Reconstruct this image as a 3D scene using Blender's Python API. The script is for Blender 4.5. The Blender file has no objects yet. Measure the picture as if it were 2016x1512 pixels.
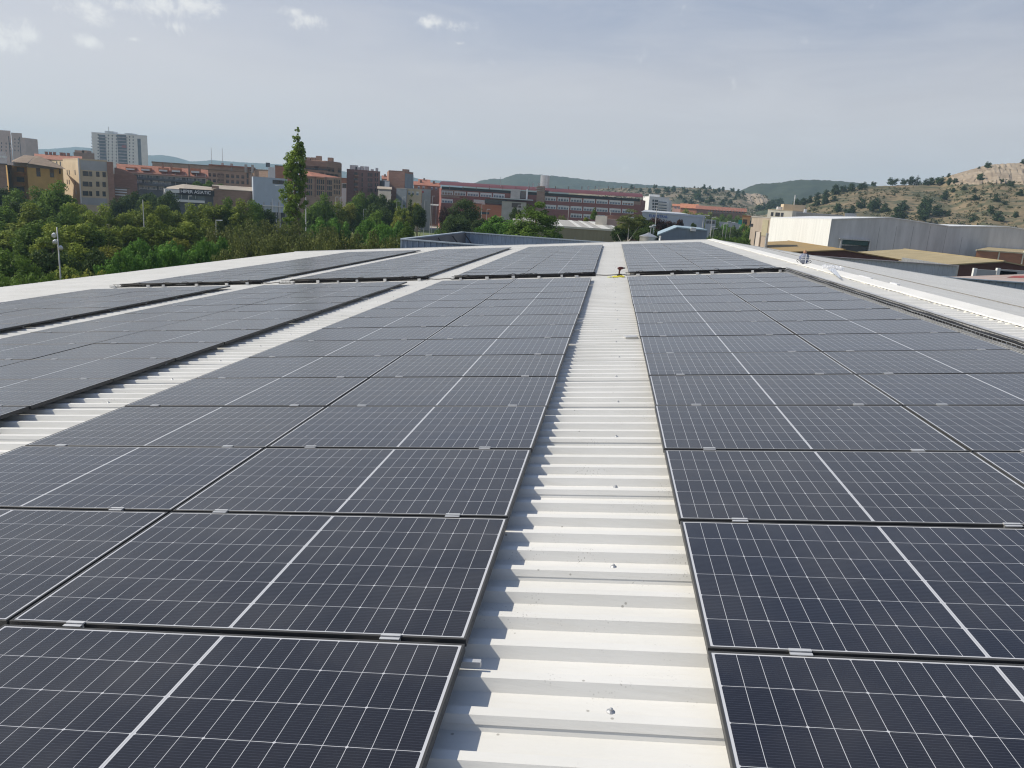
import bpy, math, random
import numpy as np
from mathutils import Vector, Matrix
R = math.radians
rnd = random.Random(7)
scn = bpy.context.scene
col = scn.collection

# ------------------------------------------------------------------ camera, sky, sun, exposure
F = 1489.13                                   # focal length in pixels of a 2016 px wide frame
RC = np.array([[0.989609, 0.129992, 0.061449], [0.088977, -0.217941, -0.971897], [-0.112947, 0.967266, -0.227243]])
CP = np.array([0.375627, -1.224919, 11.0])
cam = bpy.data.cameras.new("camera"); cam.sensor_width = 36; cam.lens = 36 * F / 2016
cam.clip_start = 0.05; cam.clip_end = 30000
co = bpy.data.objects.new("camera", cam); col.objects.link(co)
co.matrix_world = Matrix([[RC[0][i], -RC[1][i], -RC[2][i], CP[i]] for i in range(3)] + [[0, 0, 0, 1]])
scn.camera = co

def ray(x, y): return RC.T @ np.array([(x - 1008) / F, (y - 756) / F, 1.0])
def at(x, y, Y):                              # the point at depth Y seen in the photograph's pixel x, y
    d = ray(x, y); return CP + (Y - CP[1]) / d[1] * d
def atz(x, y, z):
    d = ray(x, y); return CP + (z - CP[2]) / d[2] * d
def px_of(P):
    d = RC @ (np.asarray(P, float) - CP); return 1008 + F * d[0] / d[2], 756 + F * d[1] / d[2]

SUN_EL, SUN_AZ = R(41.5), R(0)                  # elevation; azimuth from -X towards +Y
sdir = Vector((-math.cos(SUN_EL) * math.cos(SUN_AZ), math.cos(SUN_EL) * math.sin(SUN_AZ), math.sin(SUN_EL)))
sun = bpy.data.lights.new("sun", 'SUN'); sun.energy = 4.95; sun.angle = R(0.55); sun.color = (1, 0.925, 0.80)
so = bpy.data.objects.new("sun", sun); col.objects.link(so)
so.rotation_euler = sdir.to_track_quat('Z', 'Y').to_euler()

W = bpy.data.worlds.new("World"); scn.world = W; W.use_nodes = True
nt = W.node_tree; nt.nodes.clear()
def wn(t, **k):
    n = nt.nodes.new(t)
    for a, b in k.items(): setattr(n, a, b)
    return n
sky = wn('ShaderNodeTexSky', sky_type='NISHITA', sun_disc=False)
sky.sun_elevation = SUN_EL; sky.sun_rotation = math.atan2(sdir.x, sdir.y)
sky.air_density = 1.0; sky.dust_density = 2.2; sky.ozone_density = 1.6; sky.altitude = 200
hs = wn('ShaderNodeHueSaturation'); hs.inputs['Saturation'].default_value = 0.9; hs.inputs['Value'].default_value = 1.0
nt.links.new(sky.outputs[0], hs.inputs['Color'])
geo = wn('ShaderNodeTexCoord')
CL = [(22, 62, .024), (2, 84, .02), (182, 26, .022), (243, 16, .018), (325, 12, .026), (372, 8, .024), (170, 82, .012), (342, 52, .014),
      (262, 78, .006), (578, 22, .014), (608, 38, .015), (845, 42, .013), (896, 48, .013), (905, 85, .008)]
acc = None
for (cx, cy, r) in CL:
    d = Vector(ray(cx, cy)).normalized()
    sub = wn('ShaderNodeVectorMath', operation='SUBTRACT'); nt.links.new(geo.outputs['Generated'], sub.inputs[0]); sub.inputs[1].default_value = d
    sc = wn('ShaderNodeVectorMath', operation='MULTIPLY'); nt.links.new(sub.outputs[0], sc.inputs[0]); sc.inputs[1].default_value = (.8, .8, 1.9)
    ln = wn('ShaderNodeVectorMath', operation='LENGTH'); nt.links.new(sc.outputs[0], ln.inputs[0])
    mr = wn('ShaderNodeMapRange'); nt.links.new(ln.outputs['Value'], mr.inputs[0])
    mr.inputs[1].default_value = 0; mr.inputs[2].default_value = r * 2.0; mr.inputs[3].default_value = 1; mr.inputs[4].default_value = 0
    if acc is None: acc = mr.outputs[0]
    else:
        mx = wn('ShaderNodeMath', operation='MAXIMUM'); nt.links.new(acc, mx.inputs[0]); nt.links.new(mr.outputs[0], mx.inputs[1]); acc = mx.outputs[0]
nz = wn('ShaderNodeTexNoise'); nz.inputs['Scale'].default_value = 26; nz.inputs['Detail'].default_value = 9; nz.inputs['Roughness'].default_value = .68; nz.inputs['Distortion'].default_value = .35
nt.links.new(geo.outputs['Generated'], nz.inputs['Vector'])
m1 = wn('ShaderNodeMath', operation='MULTIPLY_ADD'); nt.links.new(nz.outputs['Fac'], m1.inputs[0]); m1.inputs[1].default_value = 3.0; m1.inputs[2].default_value = -1.86
m2 = wn('ShaderNodeMath', operation='ADD'); nt.links.new(acc, m2.inputs[0]); nt.links.new(m1.outputs[0], m2.inputs[1])
m3 = wn('ShaderNodeMapRange', interpolation_type='SMOOTHSTEP'); nt.links.new(m2.outputs[0], m3.inputs[0])
m3.inputs[1].default_value = .0; m3.inputs[2].default_value = .85; m3.inputs[3].default_value = 0; m3.inputs[4].default_value = .85
# thin veil of high haze, stronger low and towards the sun
nz2 = wn('ShaderNodeTexNoise'); nz2.inputs['Scale'].default_value = 2.2; nz2.inputs['Detail'].default_value = 4
mp = wn('ShaderNodeMapping'); mp.inputs['Scale'].default_value = (1, 1, 3.5)
nt.links.new(geo.outputs['Generated'], mp.inputs[0]); nt.links.new(mp.outputs[0], nz2.inputs['Vector'])
sp_ = wn('ShaderNodeSeparateXYZ'); nt.links.new(geo.outputs['Generated'], sp_.inputs[0])
wv = wn('ShaderNodeMath', operation='MULTIPLY_ADD'); nt.links.new(nz2.outputs['Fac'], wv.inputs[0]); wv.inputs[1].default_value = .13; wv.inputs[2].default_value = -.065
el = wn('ShaderNodeMath', operation='ADD'); nt.links.new(sp_.outputs[2], el.inputs[0]); nt.links.new(wv.outputs[0], el.inputs[1])
rp = wn('ShaderNodeValToRGB'); nt.links.new(el.outputs[0], rp.inputs[0]); rp.color_ramp.interpolation = 'EASE'
for k, (p_, c_) in enumerate(((0.0, (.84, .755, .69)), (.12, (.70, .665, .675)), (.27, (.415, .455, .575)), (.50, (.17, .26, .47)), (1.0, (.075, .135, .31)))):
    e_ = rp.color_ramp.elements[k] if k < 2 else rp.color_ramp.elements.new(p_)
    e_.position = p_; e_.color = (*c_, 1)
sd_ = wn('ShaderNodeMath', operation='MULTIPLY_ADD'); nt.links.new(sp_.outputs[0], sd_.inputs[0]); sd_.inputs[1].default_value = -1.5; sd_.inputs[2].default_value = 9.7     # brighter towards the sun
vm = wn('ShaderNodeVectorMath', operation='SCALE'); nt.links.new(rp.outputs[0], vm.inputs[0]); nt.links.new(sd_.outputs[0], vm.inputs['Scale'])
mixv = wn('ShaderNodeMix', data_type='RGBA'); mixv.inputs[0].default_value = .80; nt.links.new(hs.outputs[0], mixv.inputs[6]); nt.links.new(vm.outputs[0], mixv.inputs[7])
nz3 = wn('ShaderNodeTexNoise'); nz3.inputs['Scale'].default_value = 5; nz3.inputs['Detail'].default_value = 6; nz3.inputs['Roughness'].default_value = .6; nz3.inputs['Distortion'].default_value = .6
mp3 = wn('ShaderNodeMapping'); mp3.inputs['Scale'].default_value = (1, 1, 5); mp3.inputs['Rotation'].default_value = (.18, .12, .4)
nt.links.new(geo.outputs['Generated'], mp3.inputs[0]); nt.links.new(mp3.outputs[0], nz3.inputs['Vector'])
v3 = wn('ShaderNodeMapRange'); nt.links.new(nz3.outputs['Fac'], v3.inputs[0]); v3.inputs[1].default_value = .42; v3.inputs[2].default_value = .75; v3.inputs[3].default_value = 0; v3.inputs[4].default_value = .34
mixs = wn('ShaderNodeMix', data_type='RGBA'); nt.links.new(v3.outputs[0], mixs.inputs[0]); nt.links.new(mixv.outputs[2], mixs.inputs[6]); mixs.inputs[7].default_value = (7.0, 7.0, 7.2, 1); mixv = mixs
mixc = wn('ShaderNodeMix', data_type='RGBA'); nt.links.new(m3.outputs[0], mixc.inputs[0]); nt.links.new(mixv.outputs[2], mixc.inputs[6]); mixc.inputs[7].default_value = (8.9, 8.8, 8.6, 1)
bg = wn('ShaderNodeBackground'); bg.inputs['Strength'].default_value = 0.105
nt.links.new(mixc.outputs[2], bg.inputs[0]); wo = wn('ShaderNodeOutputWorld'); nt.links.new(bg.outputs[0], wo.inputs[0])
vs = scn.view_settings; vs.view_transform = 'Standard'; vs.look = 'None'; vs.gamma = 1; vs.exposure = 0; vs.use_curve_mapping = False
cy = scn.cycles; cy.filter_width = 1.15
cy.max_bounces = 6; cy.diffuse_bounces = 3; cy.glossy_bounces = 3; cy.transmission_bounces = 3; cy.volume_bounces = 1; cy.transparent_max_bounces = 8

# ------------------------------------------------------------------ materials
MATS = {}
def mat(name, c, rough=.7, var=.12, scale=1.0, bump=0, metal=0, c2=None, stretch=(1, 1, 1), spec=.5, detail=5, lo=.35, hi=.65, rndv=0):
    if name in MATS: return MATS[name]
    m = bpy.data.materials.new(name); m.use_nodes = True; t = m.node_tree; b = t.nodes['Principled BSDF']
    b.inputs['Roughness'].default_value = rough; b.inputs['Metallic'].default_value = metal; b.inputs['Specular IOR Level'].default_value = spec
    tc = t.nodes.new('ShaderNodeTexCoord'); mp = t.nodes.new('ShaderNodeMapping'); mp.inputs['Scale'].default_value = stretch
    t.links.new(tc.outputs['Object'], mp.inputs[0])
    n = t.nodes.new('ShaderNodeTexNoise'); n.inputs['Scale'].default_value = scale; n.inputs['Detail'].default_value = detail; n.inputs['Roughness'].default_value = .65
    t.links.new(mp.outputs[0], n.inputs['Vector'])
    r = t.nodes.new('ShaderNodeMapRange'); t.links.new(n.outputs['Fac'], r.inputs[0]); r.inputs[1].default_value = lo; r.inputs[2].default_value = hi
    x = t.nodes.new('ShaderNodeMix'); x.data_type = 'RGBA'; t.links.new(r.outputs[0], x.inputs[0])
    a = c2 if c2 else tuple(v * (1 - var) for v in c); e = c if c2 else tuple(min(1, v * (1 + var)) for v in c)
    x.inputs[6].default_value = (*a, 1); x.inputs[7].default_value = (*e, 1)
    out = x.outputs[2]
    if rndv:
        oi = t.nodes.new('ShaderNodeObjectInfo'); h = t.nodes.new('ShaderNodeHueSaturation')
        q = t.nodes.new('ShaderNodeMapRange'); t.links.new(oi.outputs['Random'], q.inputs[0]); q.inputs[3].default_value = 1 - rndv; q.inputs[4].default_value = 1 + rndv
        t.links.new(q.outputs[0], h.inputs['Value']); t.links.new(out, h.inputs['Color']); out = h.outputs[0]
    t.links.new(out, b.inputs['Base Color'])
    if bump:
        bp = t.nodes.new('ShaderNodeBump'); bp.inputs['Strength'].default_value = bump; bp.inputs['Distance'].default_value = .05
        t.links.new(n.outputs['Fac'], bp.inputs['Height']); t.links.new(bp.outputs[0], b.inputs['Normal'])
    MATS[name] = m; return m

def leafmat(name, c, c2, scale=.35, tr=.3, rndv=.15):
    m = mat(name, c, rough=.7, c2=c2, scale=scale, spec=.12, rndv=rndv, lo=.38, hi=.62, detail=3); t = m.node_tree; b = t.nodes['Principled BSDF']
    o = [n for n in t.nodes if n.type == 'OUTPUT_MATERIAL'][0]
    tl = t.nodes.new('ShaderNodeBsdfTranslucent'); l = b.inputs['Base Color'].links[0].from_socket; t.links.new(l, tl.inputs[0])
    mx = t.nodes.new('ShaderNodeMixShader'); mx.inputs[0].default_value = tr; t.links.new(b.outputs[0], mx.inputs[1]); t.links.new(tl.outputs[0], mx.inputs[2])
    t.links.new(mx.outputs[0], o.inputs[0]); return m

def roof_white():
    m = bpy.data.materials.new('white_painted_sheet'); m.use_nodes = True; t = m.node_tree; b = t.nodes['Principled BSDF']
    N = t.nodes.new; L = t.links.new
    tc = N('ShaderNodeTexCoord')
    def noise(s, st, d=6):
        mp = N('ShaderNodeMapping'); mp.inputs['Scale'].default_value = st; L(tc.outputs['Object'], mp.inputs[0])
        n = N('ShaderNodeTexNoise'); n.inputs['Scale'].default_value = s; n.inputs['Detail'].default_value = d; n.inputs['Roughness'].default_value = .6; L(mp.outputs[0], n.inputs['Vector']); return n.outputs['Fac']
    def ramp(f, a, bb, x, y):
        r = N('ShaderNodeMapRange'); L(f, r.inputs[0]); r.inputs[1].default_value = a; r.inputs[2].default_value = bb; r.inputs[3].default_value = x; r.inputs[4].default_value = y; return r.outputs[0]
    def mix(f, a, c):
        x = N('ShaderNodeMix'); x.data_type = 'RGBA'; L(f, x.inputs[0])
        for i, v in ((6, a), (7, c)):
            if isinstance(v, tuple): x.inputs[i].default_value = (*v, 1)
            else: L(v, x.inputs[i])
        return x.outputs[2]
    base = mix(ramp(noise(1.1, (1, 1, 1)), .35, .65, 0, 1), (.66, .655, .62), (.725, .72, .69))
    base = mix(ramp(noise(5, (.5, 9, 9)), .52, .8, 0, .35), base, (.60, .58, .52))            # drag marks along the ribs
    # flaking paint: small crumbs in loose patches
    vo = N('ShaderNodeTexVoronoi'); vo.inputs['Scale'].default_value = 75; L(tc.outputs['Object'], vo.inputs['Vector'])
    fl = ramp(vo.outputs['Distance'], .12, .30, 1, 0)
    pt = ramp(noise(3.1, (1, 1, 1), 4), .57, .66, 0, 1)
    mm = N('ShaderNodeMath'); mm.operation = 'MULTIPLY'; L(fl, mm.inputs[0]); L(pt, mm.inputs[1])
    base = mix(mm.outputs[0], base, (.42, .41, .38))
    sp = N('ShaderNodeTexVoronoi'); sp.inputs['Scale'].default_value = 9; L(tc.outputs['Object'], sp.inputs['Vector'])
    base = mix(ramp(sp.outputs['Distance'], .035, .06, .7, 0), base, (.25, .24, .21))       # grit
    L(base, b.inputs['Base Color']); b.inputs['Roughness'].default_value = .5; b.inputs['Specular IOR Level'].default_value = .35
    bp = N('ShaderNodeBump'); bp.inputs['Strength'].default_value = .22; bp.inputs['Distance'].default_value = .01; L(noise(9, (.4, 3, 3)), bp.inputs['Height']); L(bp.outputs[0], b.inputs['Normal'])
    return m

PW, PH = 1.778, 1.093
def glass_mat():
    m = bpy.data.materials.new('solar_cells_under_glass'); m.use_nodes = True; t = m.node_tree; b = t.nodes['Principled BSDF']
    N = t.nodes.new; L = t.links.new
    tc = N('ShaderNodeTexCoord'); sx = N('ShaderNodeSeparateXYZ'); L(tc.outputs['Object'], sx.inputs[0])
    def M(op, a, bb=None, c=None):
        n = N('ShaderNodeMath'); n.operation = op
        for i, v in enumerate((a, bb, c)):
            if v is None: continue
            if isinstance(v, (int, float)): n.inputs[i].default_value = v
            else: L(v, n.inputs[i])
        return n.outputs[0]
    x = sx.outputs[0]; y = sx.outputs[1]
    cw, ch = .07205, .1768
    ax = M('ABSOLUTE', x); xl = M('SUBTRACT', ax, .006); p = M('DIVIDE', xl, cw)
    dx = M('MULTIPLY', M('SUBTRACT', .5, M('ABSOLUTE', M('SUBTRACT', M('FRACT', p), .5))), cw)
    q = M('DIVIDE', M('ADD', y, 3 * ch), ch)
    dy = M('MULTIPLY', M('SUBTRACT', .5, M('ABSOLUTE', M('SUBTRACT', M('FRACT', q), .5))), ch)
    line = M('MAXIMUM', M('LESS_THAN', dx, .0009), M('LESS_THAN', dy, .0010))
    p3 = M('DIVIDE', p, 3.0); d3 = M('MULTIPLY', M('SUBTRACT', .5, M('ABSOLUTE', M('SUBTRACT', M('FRACT', p3), .5))), 3 * cw)
    dia = M('LESS_THAN', M('ADD', d3, dy), .0062)
    line = M('MAXIMUM', line, dia)
    mid = M('LESS_THAN', ax, .0062); midc = M('MULTIPLY', M('LESS_THAN', ax, .0016), .45)
    edge = M('MAXIMUM', M('GREATER_THAN', ax, .006 + 12 * cw), M('GREATER_THAN', M('ABSOLUTE', y), 3 * ch))
    line = M('MAXIMUM', line, M('MAXIMUM', mid, edge))
    bus = M('LESS_THAN', M('ABSOLUTE', M('SUBTRACT', M('FRACT', M('MULTIPLY', q, 16.0)), .5)), .07)
    oi = N('ShaderNodeObjectInfo')
    nz = N('ShaderNodeTexNoise'); nz.inputs['Scale'].default_value = 2.3; nz.inputs['Detail'].default_value = 6
    ad = N('ShaderNodeVectorMath'); ad.operation = 'ADD'; L(tc.outputs['Object'], ad.inputs[0]); cb = N('ShaderNodeCombineXYZ'); L(M('MULTIPLY', oi.outputs['Random'], 50.0), cb.inputs[2]); L(cb.outputs[0], ad.inputs[1]); L(ad.outputs[0], nz.inputs['Vector'])
    # cell to cell tint
    wn_ = N('ShaderNodeTexWhiteNoise'); wn_.noise_dimensions = '3D'
    cc = N('ShaderNodeCombineXYZ'); L(M('FLOOR', M('DIVIDE', x, cw * 3)), cc.inputs[0]); L(M('FLOOR', q), cc.inputs[1]); L(oi.outputs['Random'], cc.inputs[2]); L(cc.outputs[0], wn_.inputs['Vector'])
    def mix(f, a, c):
        xx = N('ShaderNodeMix'); xx.data_type = 'RGBA'
        if isinstance(f, (int, float)): xx.inputs[0].default_value = f
        else: L(f, xx.inputs[0])
        for i, v in ((6, a), (7, c)):
            if isinstance(v, tuple): xx.inputs[i].default_value = (*v, 1)
            else: L(v, xx.inputs[i])
        return xx.outputs[2]
    cell = mix(oi.outputs['Random'], (.0055, .0085, .0215), (.0125, .0115, .0140))
    cell = mix(M('MULTIPLY', wn_.outputs['Value'], .45), cell, (.011, .010, .013))
    cell = mix(M('MULTIPLY', bus, .55), cell, (.055, .06, .075))
    c = mix(line, cell, (.52, .53, .55)); c = mix(M('MULTIPLY', midc, 1.0), c, (.22, .23, .25))
    dust = N('ShaderNodeMapRange'); L(nz.outputs['Fac'], dust.inputs[0]); dust.inputs[1].default_value = .45; dust.inputs[2].default_value = .85; dust.inputs[3].default_value = .004; dust.inputs[4].default_value = .065
    c = mix(dust.outputs[0], c, (.42, .40, .36))
    # a few dried splashes
    vo = N('ShaderNodeTexVoronoi'); vo.inputs['Scale'].default_value = 1.9; L(ad.outputs[0], vo.inputs['Vector'])
    spz = N('ShaderNodeSeparateColor'); L(vo.outputs['Color'], spz.inputs[0]); c = mix(M('MULTIPLY', M('MULTIPLY', M('LESS_THAN', vo.outputs['Distance'], M('MULTIPLY', spz.outputs[1], .035)), M('GREATER_THAN', spz.outputs[0], .55)), .45), c, (.5, .49, .45))
    L(c, b.inputs['Base Color'])
    rr = N('ShaderNodeMapRange'); L(nz.outputs['Fac'], rr.inputs[0]); rr.inputs[3].default_value = .19; rr.inputs[4].default_value = .29
    L(rr.outputs[0], b.inputs['Roughness']); b.inputs['IOR'].default_value = 1.5; b.inputs['Specular IOR Level'].default_value = .5
    b.inputs['Sheen Weight'].default_value = .38; b.inputs['Sheen Roughness'].default_value = .3; b.inputs['Sheen Tint'].default_value = (.85, .84, .82, 1)      # dust film
    return m

WHITE = roof_white(); GLASS = glass_mat()
BLACKALU = mat('black_anodised_aluminium', (.055, .055, .054), .45, .15, 3, spec=.3)
SILVER = mat('bare_aluminium', (.62, .62, .61), .42, .08, 6, metal=.45)
GALV = mat('galvanised_steel', (.46, .47, .48), .45, .15, 4, metal=.6)
BLACKPL = mat('black_cable_sheath', (.012, .012, .013), .55, .2, 4)
RUBBER = mat('grey_rubber_washer', (.16, .15, .14), .6, .2, 20)

# ------------------------------------------------------------------ mesh helpers
class MB:
    def __init__(s): s.v = []; s.f = []; s.m = []
    def face(s, pts, m=0):
        i = len(s.v); s.v += [tuple(map(float, p)) for p in pts]; s.f.append(tuple(range(i, i + len(pts)))); s.m.append(m); return s
    def hexa(s, a, b, m=0):        # a: four bottom points counter-clockwise, b: four top points
        i = len(s.v); s.v += [tuple(map(float, p)) for p in list(a) + list(b)]
        for q in ((3, 2, 1, 0), (4, 5, 6, 7), (0, 1, 5, 4), (1, 2, 6, 5), (2, 3, 7, 6), (3, 0, 4, 7)):
            s.f.append(tuple(i + k for k in q)); s.m.append(m)
        return s
    def box(s, x0, y0, z0, x1, y1, z1, m=0):
        return s.hexa([(x0, y0, z0), (x1, y0, z0), (x1, y1, z0), (x0, y1, z0)], [(x0, y0, z1), (x1, y0, z1), (x1, y1, z1), (x0, y1, z1)], m)
    def prism(s, poly, z0, z1, m=0):
        n = len(poly); i = len(s.v)
        s.v += [(float(p[0]), float(p[1]), float(z0)) for p in poly] + [(float(p[0]), float(p[1]), float(z1)) for p in poly]
        for k in range(n):
            j = (k + 1) % n; s.f.append((i + k, i + j, i + n + j, i + n + k)); s.m.append(m)
        s.f.append(tuple(range(i + n - 1, i - 1, -1))); s.m.append(m); s.f.append(tuple(range(i + n, i + 2 * n))); s.m.append(m); return s
    def tube(s, path, r, n=8, m=0, cap=True):
        P = [Vector(p) for p in path]; k = len(P); rs = r if isinstance(r, (list, tuple)) else [r] * k; base = len(s.v)
        for a in range(k):
            d = (P[min(a + 1, k - 1)] - P[max(a - 1, 0)]).normalized()
            u = d.orthogonal().normalized() if abs(d.z) > .9 else d.cross(Vector((0, 0, 1))).normalized(); w = d.cross(u)
            for b in range(n):
                t = 2 * math.pi * b / n; s.v.append(tuple(P[a] + (u * math.cos(t) + w * math.sin(t)) * rs[a]))
        for a in range(k - 1):
            for b in range(n):
                c = (b + 1) % n; s.f.append((base + a * n + b, base + a * n + c, base + (a + 1) * n + c, base + (a + 1) * n + b)); s.m.append(m)
        if cap:
            s.f.append(tuple(base + b for b in range(n - 1, -1, -1))); s.m.append(m); s.f.append(tuple(base + (k - 1) * n + b for b in range(n))); s.m.append(m)
        return s
    def lathe(s, prof, c=(0, 0, 0), n=16, m=0):
        base = len(s.v); k = len(prof)
        for r, z in prof:
            for b in range(n):
                t = 2 * math.pi * b / n; s.v.append((c[0] + r * math.cos(t), c[1] + r * math.sin(t), c[2] + z))
        for a in range(k - 1):
            for b in range(n):
                d = (b + 1) % n; s.f.append((base + a * n + b, base + a * n + d, base + (a + 1) * n + d, base + (a + 1) * n + b)); s.m.append(m)
        s.f.append(tuple(base + b for b in range(n - 1, -1, -1))); s.m.append(m); s.f.append(tuple(base + (k - 1) * n + b for b in range(n))); s.m.append(m); return s
    def blob(s, c, r, seed=0, n=10, h=6, m=0, j=.18):
        q = random.Random(seed); base = len(s.v)
        for a in range(h + 1):
            th = math.pi * a / h
            for b in range(n):
                ph = 2 * math.pi * b / n; k = 1 + q.uniform(-j, j)
                s.v.append((c[0] + r[0] * k * math.sin(th) * math.cos(ph), c[1] + r[1] * k * math.sin(th) * math.sin(ph), c[2] + r[2] * k * math.cos(th)))
        for a in range(h):
            for b in range(n):
                d = (b + 1) % n; s.f.append((base + a * n + b, base + (a + 1) * n + b, base + (a + 1) * n + d, base + a * n + d)); s.m.append(m)
        return s
    def mesh(s, name, mats, smooth=False):
        me = bpy.data.meshes.new(name); me.from_pydata(s.v, [], s.f)
        for m in (mats if isinstance(mats, (list, tuple)) else [mats]): me.materials.append(m)
        if any(s.m): me.polygons.foreach_set('material_index', s.m)
        if smooth: me.polygons.foreach_set('use_smooth', [True] * len(s.f))
        me.update(); return me
    def build(s, name, mats, parent=None, smooth=False, loc=(0, 0, 0)):
        o = bpy.data.objects.new(name, s.mesh(name, mats, smooth)); col.objects.link(o); o.location = loc
        if parent: o.parent = parent
        return o
def empty(name, label, cat, loc=(0, 0, 0), rz=0, group=None):
    o = bpy.data.objects.new(name, None); col.objects.link(o); o.location = loc; o.rotation_euler = (0, 0, rz); o.empty_display_size = .3
    return tag(o, label, cat, group)
def tag(o, label, cat, group=None, kind=None):
    if label: o['label'] = label
    if cat: o['category'] = cat
    if group: o['group'] = group
    if kind: o['kind'] = kind
    return o
def place(name, me, parent=None, loc=(0, 0, 0), rot=(0, 0, 0), scale=(1, 1, 1)):
    o = bpy.data.objects.new(name, me); col.objects.link(o); o.location = loc; o.rotation_euler = rot; o.scale = scale
    if parent: o.parent = parent
    return o
def dup(root, loc, rz=0, scale=(1, 1, 1), label=None, group=None, cat=None):
    r = root.copy(); col.objects.link(r); r.location = loc; r.rotation_euler = (0, 0, rz); r.scale = scale
    if label: r['label'] = label
    if group: r['group'] = group
    if cat: r['category'] = cat
    for ch in list(root.children):
        c = ch.copy(); col.objects.link(c); c.parent = r
        for g in list(ch.children):
            d = g.copy(); col.objects.link(d); d.parent = c
    return r
ORD = ['first', 'second', 'third', 'fourth', 'fifth', 'sixth', 'seventh', 'eighth', 'ninth', 'tenth', 'eleventh', 'twelfth', 'thirteenth', 'fourteenth', 'fifteenth', 'sixteenth', 'seventeenth']

# ------------------------------------------------------------------ ground, roads, hills
dry = mat('dry_grass_ground', (.15, .14, .065), .95, c2=(.075, .085, .035), scale=.05, detail=8, bump=.3)
g = MB(); 
g.face([(-9000, -500, 0), (9000, -500, 0), (9000, 9000, 0), (-9000, 9000, 0)]).build('ground', dry)['kind'] = 'structure'
asphalt = mat('asphalt', (.055, .055, .057), .9, .2, .6)
pale = mat('pale_concrete', (.42, .41, .38), .85, .15, .5)
lawn = mat('lawn_grass', (.13, .16, .045), .95, c2=(.09, .115, .03), scale=.3, detail=8)
def patch(name, pts, m, z):
    g = MB(); g.face([(*atz(x, y, z)[:2], z) for x, y in pts]); o = g.build(name, m); o['kind'] = 'structure'; return o
patch('lawn', [(700, 476), (1000, 474), (960, 452), (812, 449)], lawn, .004)
patch('road', [(740, 449), (1000, 455), (1000, 447), (860, 441), (700, 436)], pale, .008)
patch('parking_lot', [(826, 440.5), (905, 444), (910, 425), (830, 414)], pale, .012)
patch('service_road', [(1385, 478), (1480, 486), (1470, 458), (1395, 452)], asphalt, .008)

def noise2(x, y, s=0):
    return (math.sin(x * 1.7 + s) * math.cos(y * 1.3 - s * .7) + .5 * math.sin(x * 3.9 - y * 2.7 + s * 1.9) + .25 * math.sin(x * 8.3 + y * 7.1 + s) + .12 * math.sin(x * 19.1 - y * 15.3 + s * 3)) / 1.87
class Hill:
    def __init__(s, pts, Yr, Yf, Yb, amp, jag, seed):
        s.pts = pts; s.Yr, s.Yf, s.Yb, s.amp, s.jag, s.seed = Yr, Yf, Yb, amp, jag, seed
    def ridge(s, x):
        p = s.pts
        for a, b in zip(p, p[1:]):
            if a[0] <= x <= b[0]:
                t = (x - a[0]) / (b[0] - a[0]); return a[1] + (b[1] - a[1]) * t
        return p[0][1] if x < p[0][0] else p[-1][1]
    def pt(s, x, t):               # t: 0 foot, 1 ridge, 2 back foot
        q = at(x, s.ridge(x), s.Yr); Z = max(q[2], 1)
        Y = s.Yf + (s.Yr - s.Yf) * t if t <= 1 else s.Yr + (s.Yb - s.Yr) * (t - 1)
        X = q[0] * (0.35 + .65 * (Y / s.Yr)) if t <= 1 else q[0]
        k = t ** 1.25 if t <= 1 else (1 + math.cos(math.pi * (t - 1))) / 2
        w = math.sin(math.pi * min(t, 1)) if t <= 1 else 0
        sc = 60.0 / s.Yr
        z = Z * k + s.amp * w * noise2(X * sc * .9, Y * sc * .6, s.seed) + s.jag * noise2(X * sc * 4, Y * sc * 3, s.seed + 2) * min(1, t * 2) * (1 if t <= 1 else 0)
        return (X, Y, max(z, -.5) if t > 0 else -1)
    def build(s, name, m, nx=160, nt_=36):
        g = MB(); x0, x1 = s.pts[0][0], s.pts[-1][0]
        T = [i / nt_ for i in range(nt_ + 1)] + [1.15, 1.4, 1.7, 2]
        for i in range(nx + 1):
            for t in T: g.v.append(s.pt(x0 + (x1 - x0) * i / nx, t))
        k = len(T)
        for i in range(nx):
            for j in range(k - 1): g.f.append((i * k + j, (i + 1) * k + j, (i + 1) * k + j + 1, i * k + j + 1)); g.m.append(0)
        o = g.build(name, m, smooth=True); o['kind'] = 'structure'; return o
    def find(s, x, y):             # the surface point seen at pixel x, y
        best = None
        for i in range(101):
            P = s.pt(x, i / 100); a = px_of(P); e = abs(a[1] - y) + .3 * abs(a[0] - x)
            if best is None or e < best[0]: best = (e, P)
        return best[1]
forest = mat('far_forest', (.040, .056, .030), .95, c2=(.020, .032, .018), scale=.05, detail=9, bump=.6)
forest2 = mat('wooded_slope', (.05, .068, .028), .95, c2=(.022, .034, .015), scale=.035, detail=9, bump=.8)
scrub = mat('dry_scrub_slope', (.20, .15, .085), .95, c2=(.06, .066, .030), scale=.13, detail=12, bump=.6, stretch=(.6, 1, 3.2), lo=.42, hi=.58)
scrub2 = mat('stony_scrub_slope', (.21, .165, .11), .95, c2=(.065, .07, .034), scale=.06, detail=9, bump=.6, stretch=(1, 1, 2.5), lo=.42, hi=.6)
rock = mat('tan_rock_face', (.36, .295, .215), .9, c2=(.22, .17, .12), scale=.16, detail=9, bump=1, stretch=(.5, .5, 3))
Hill([(-200, 296), (60, 294), (100, 293), (150, 289), (185, 292), (240, 306), (290, 306), (320, 305), (345, 309), (372, 318), (400, 317), (415, 315), (470, 319), (545, 323), (600, 328), (680, 338), (740, 346), (800, 346), (830, 353), (860, 355), (900, 357), (960, 380)], 3400, 2200, 4000, 7, .9, 1).build('hill', forest, 260, 16)
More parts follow.
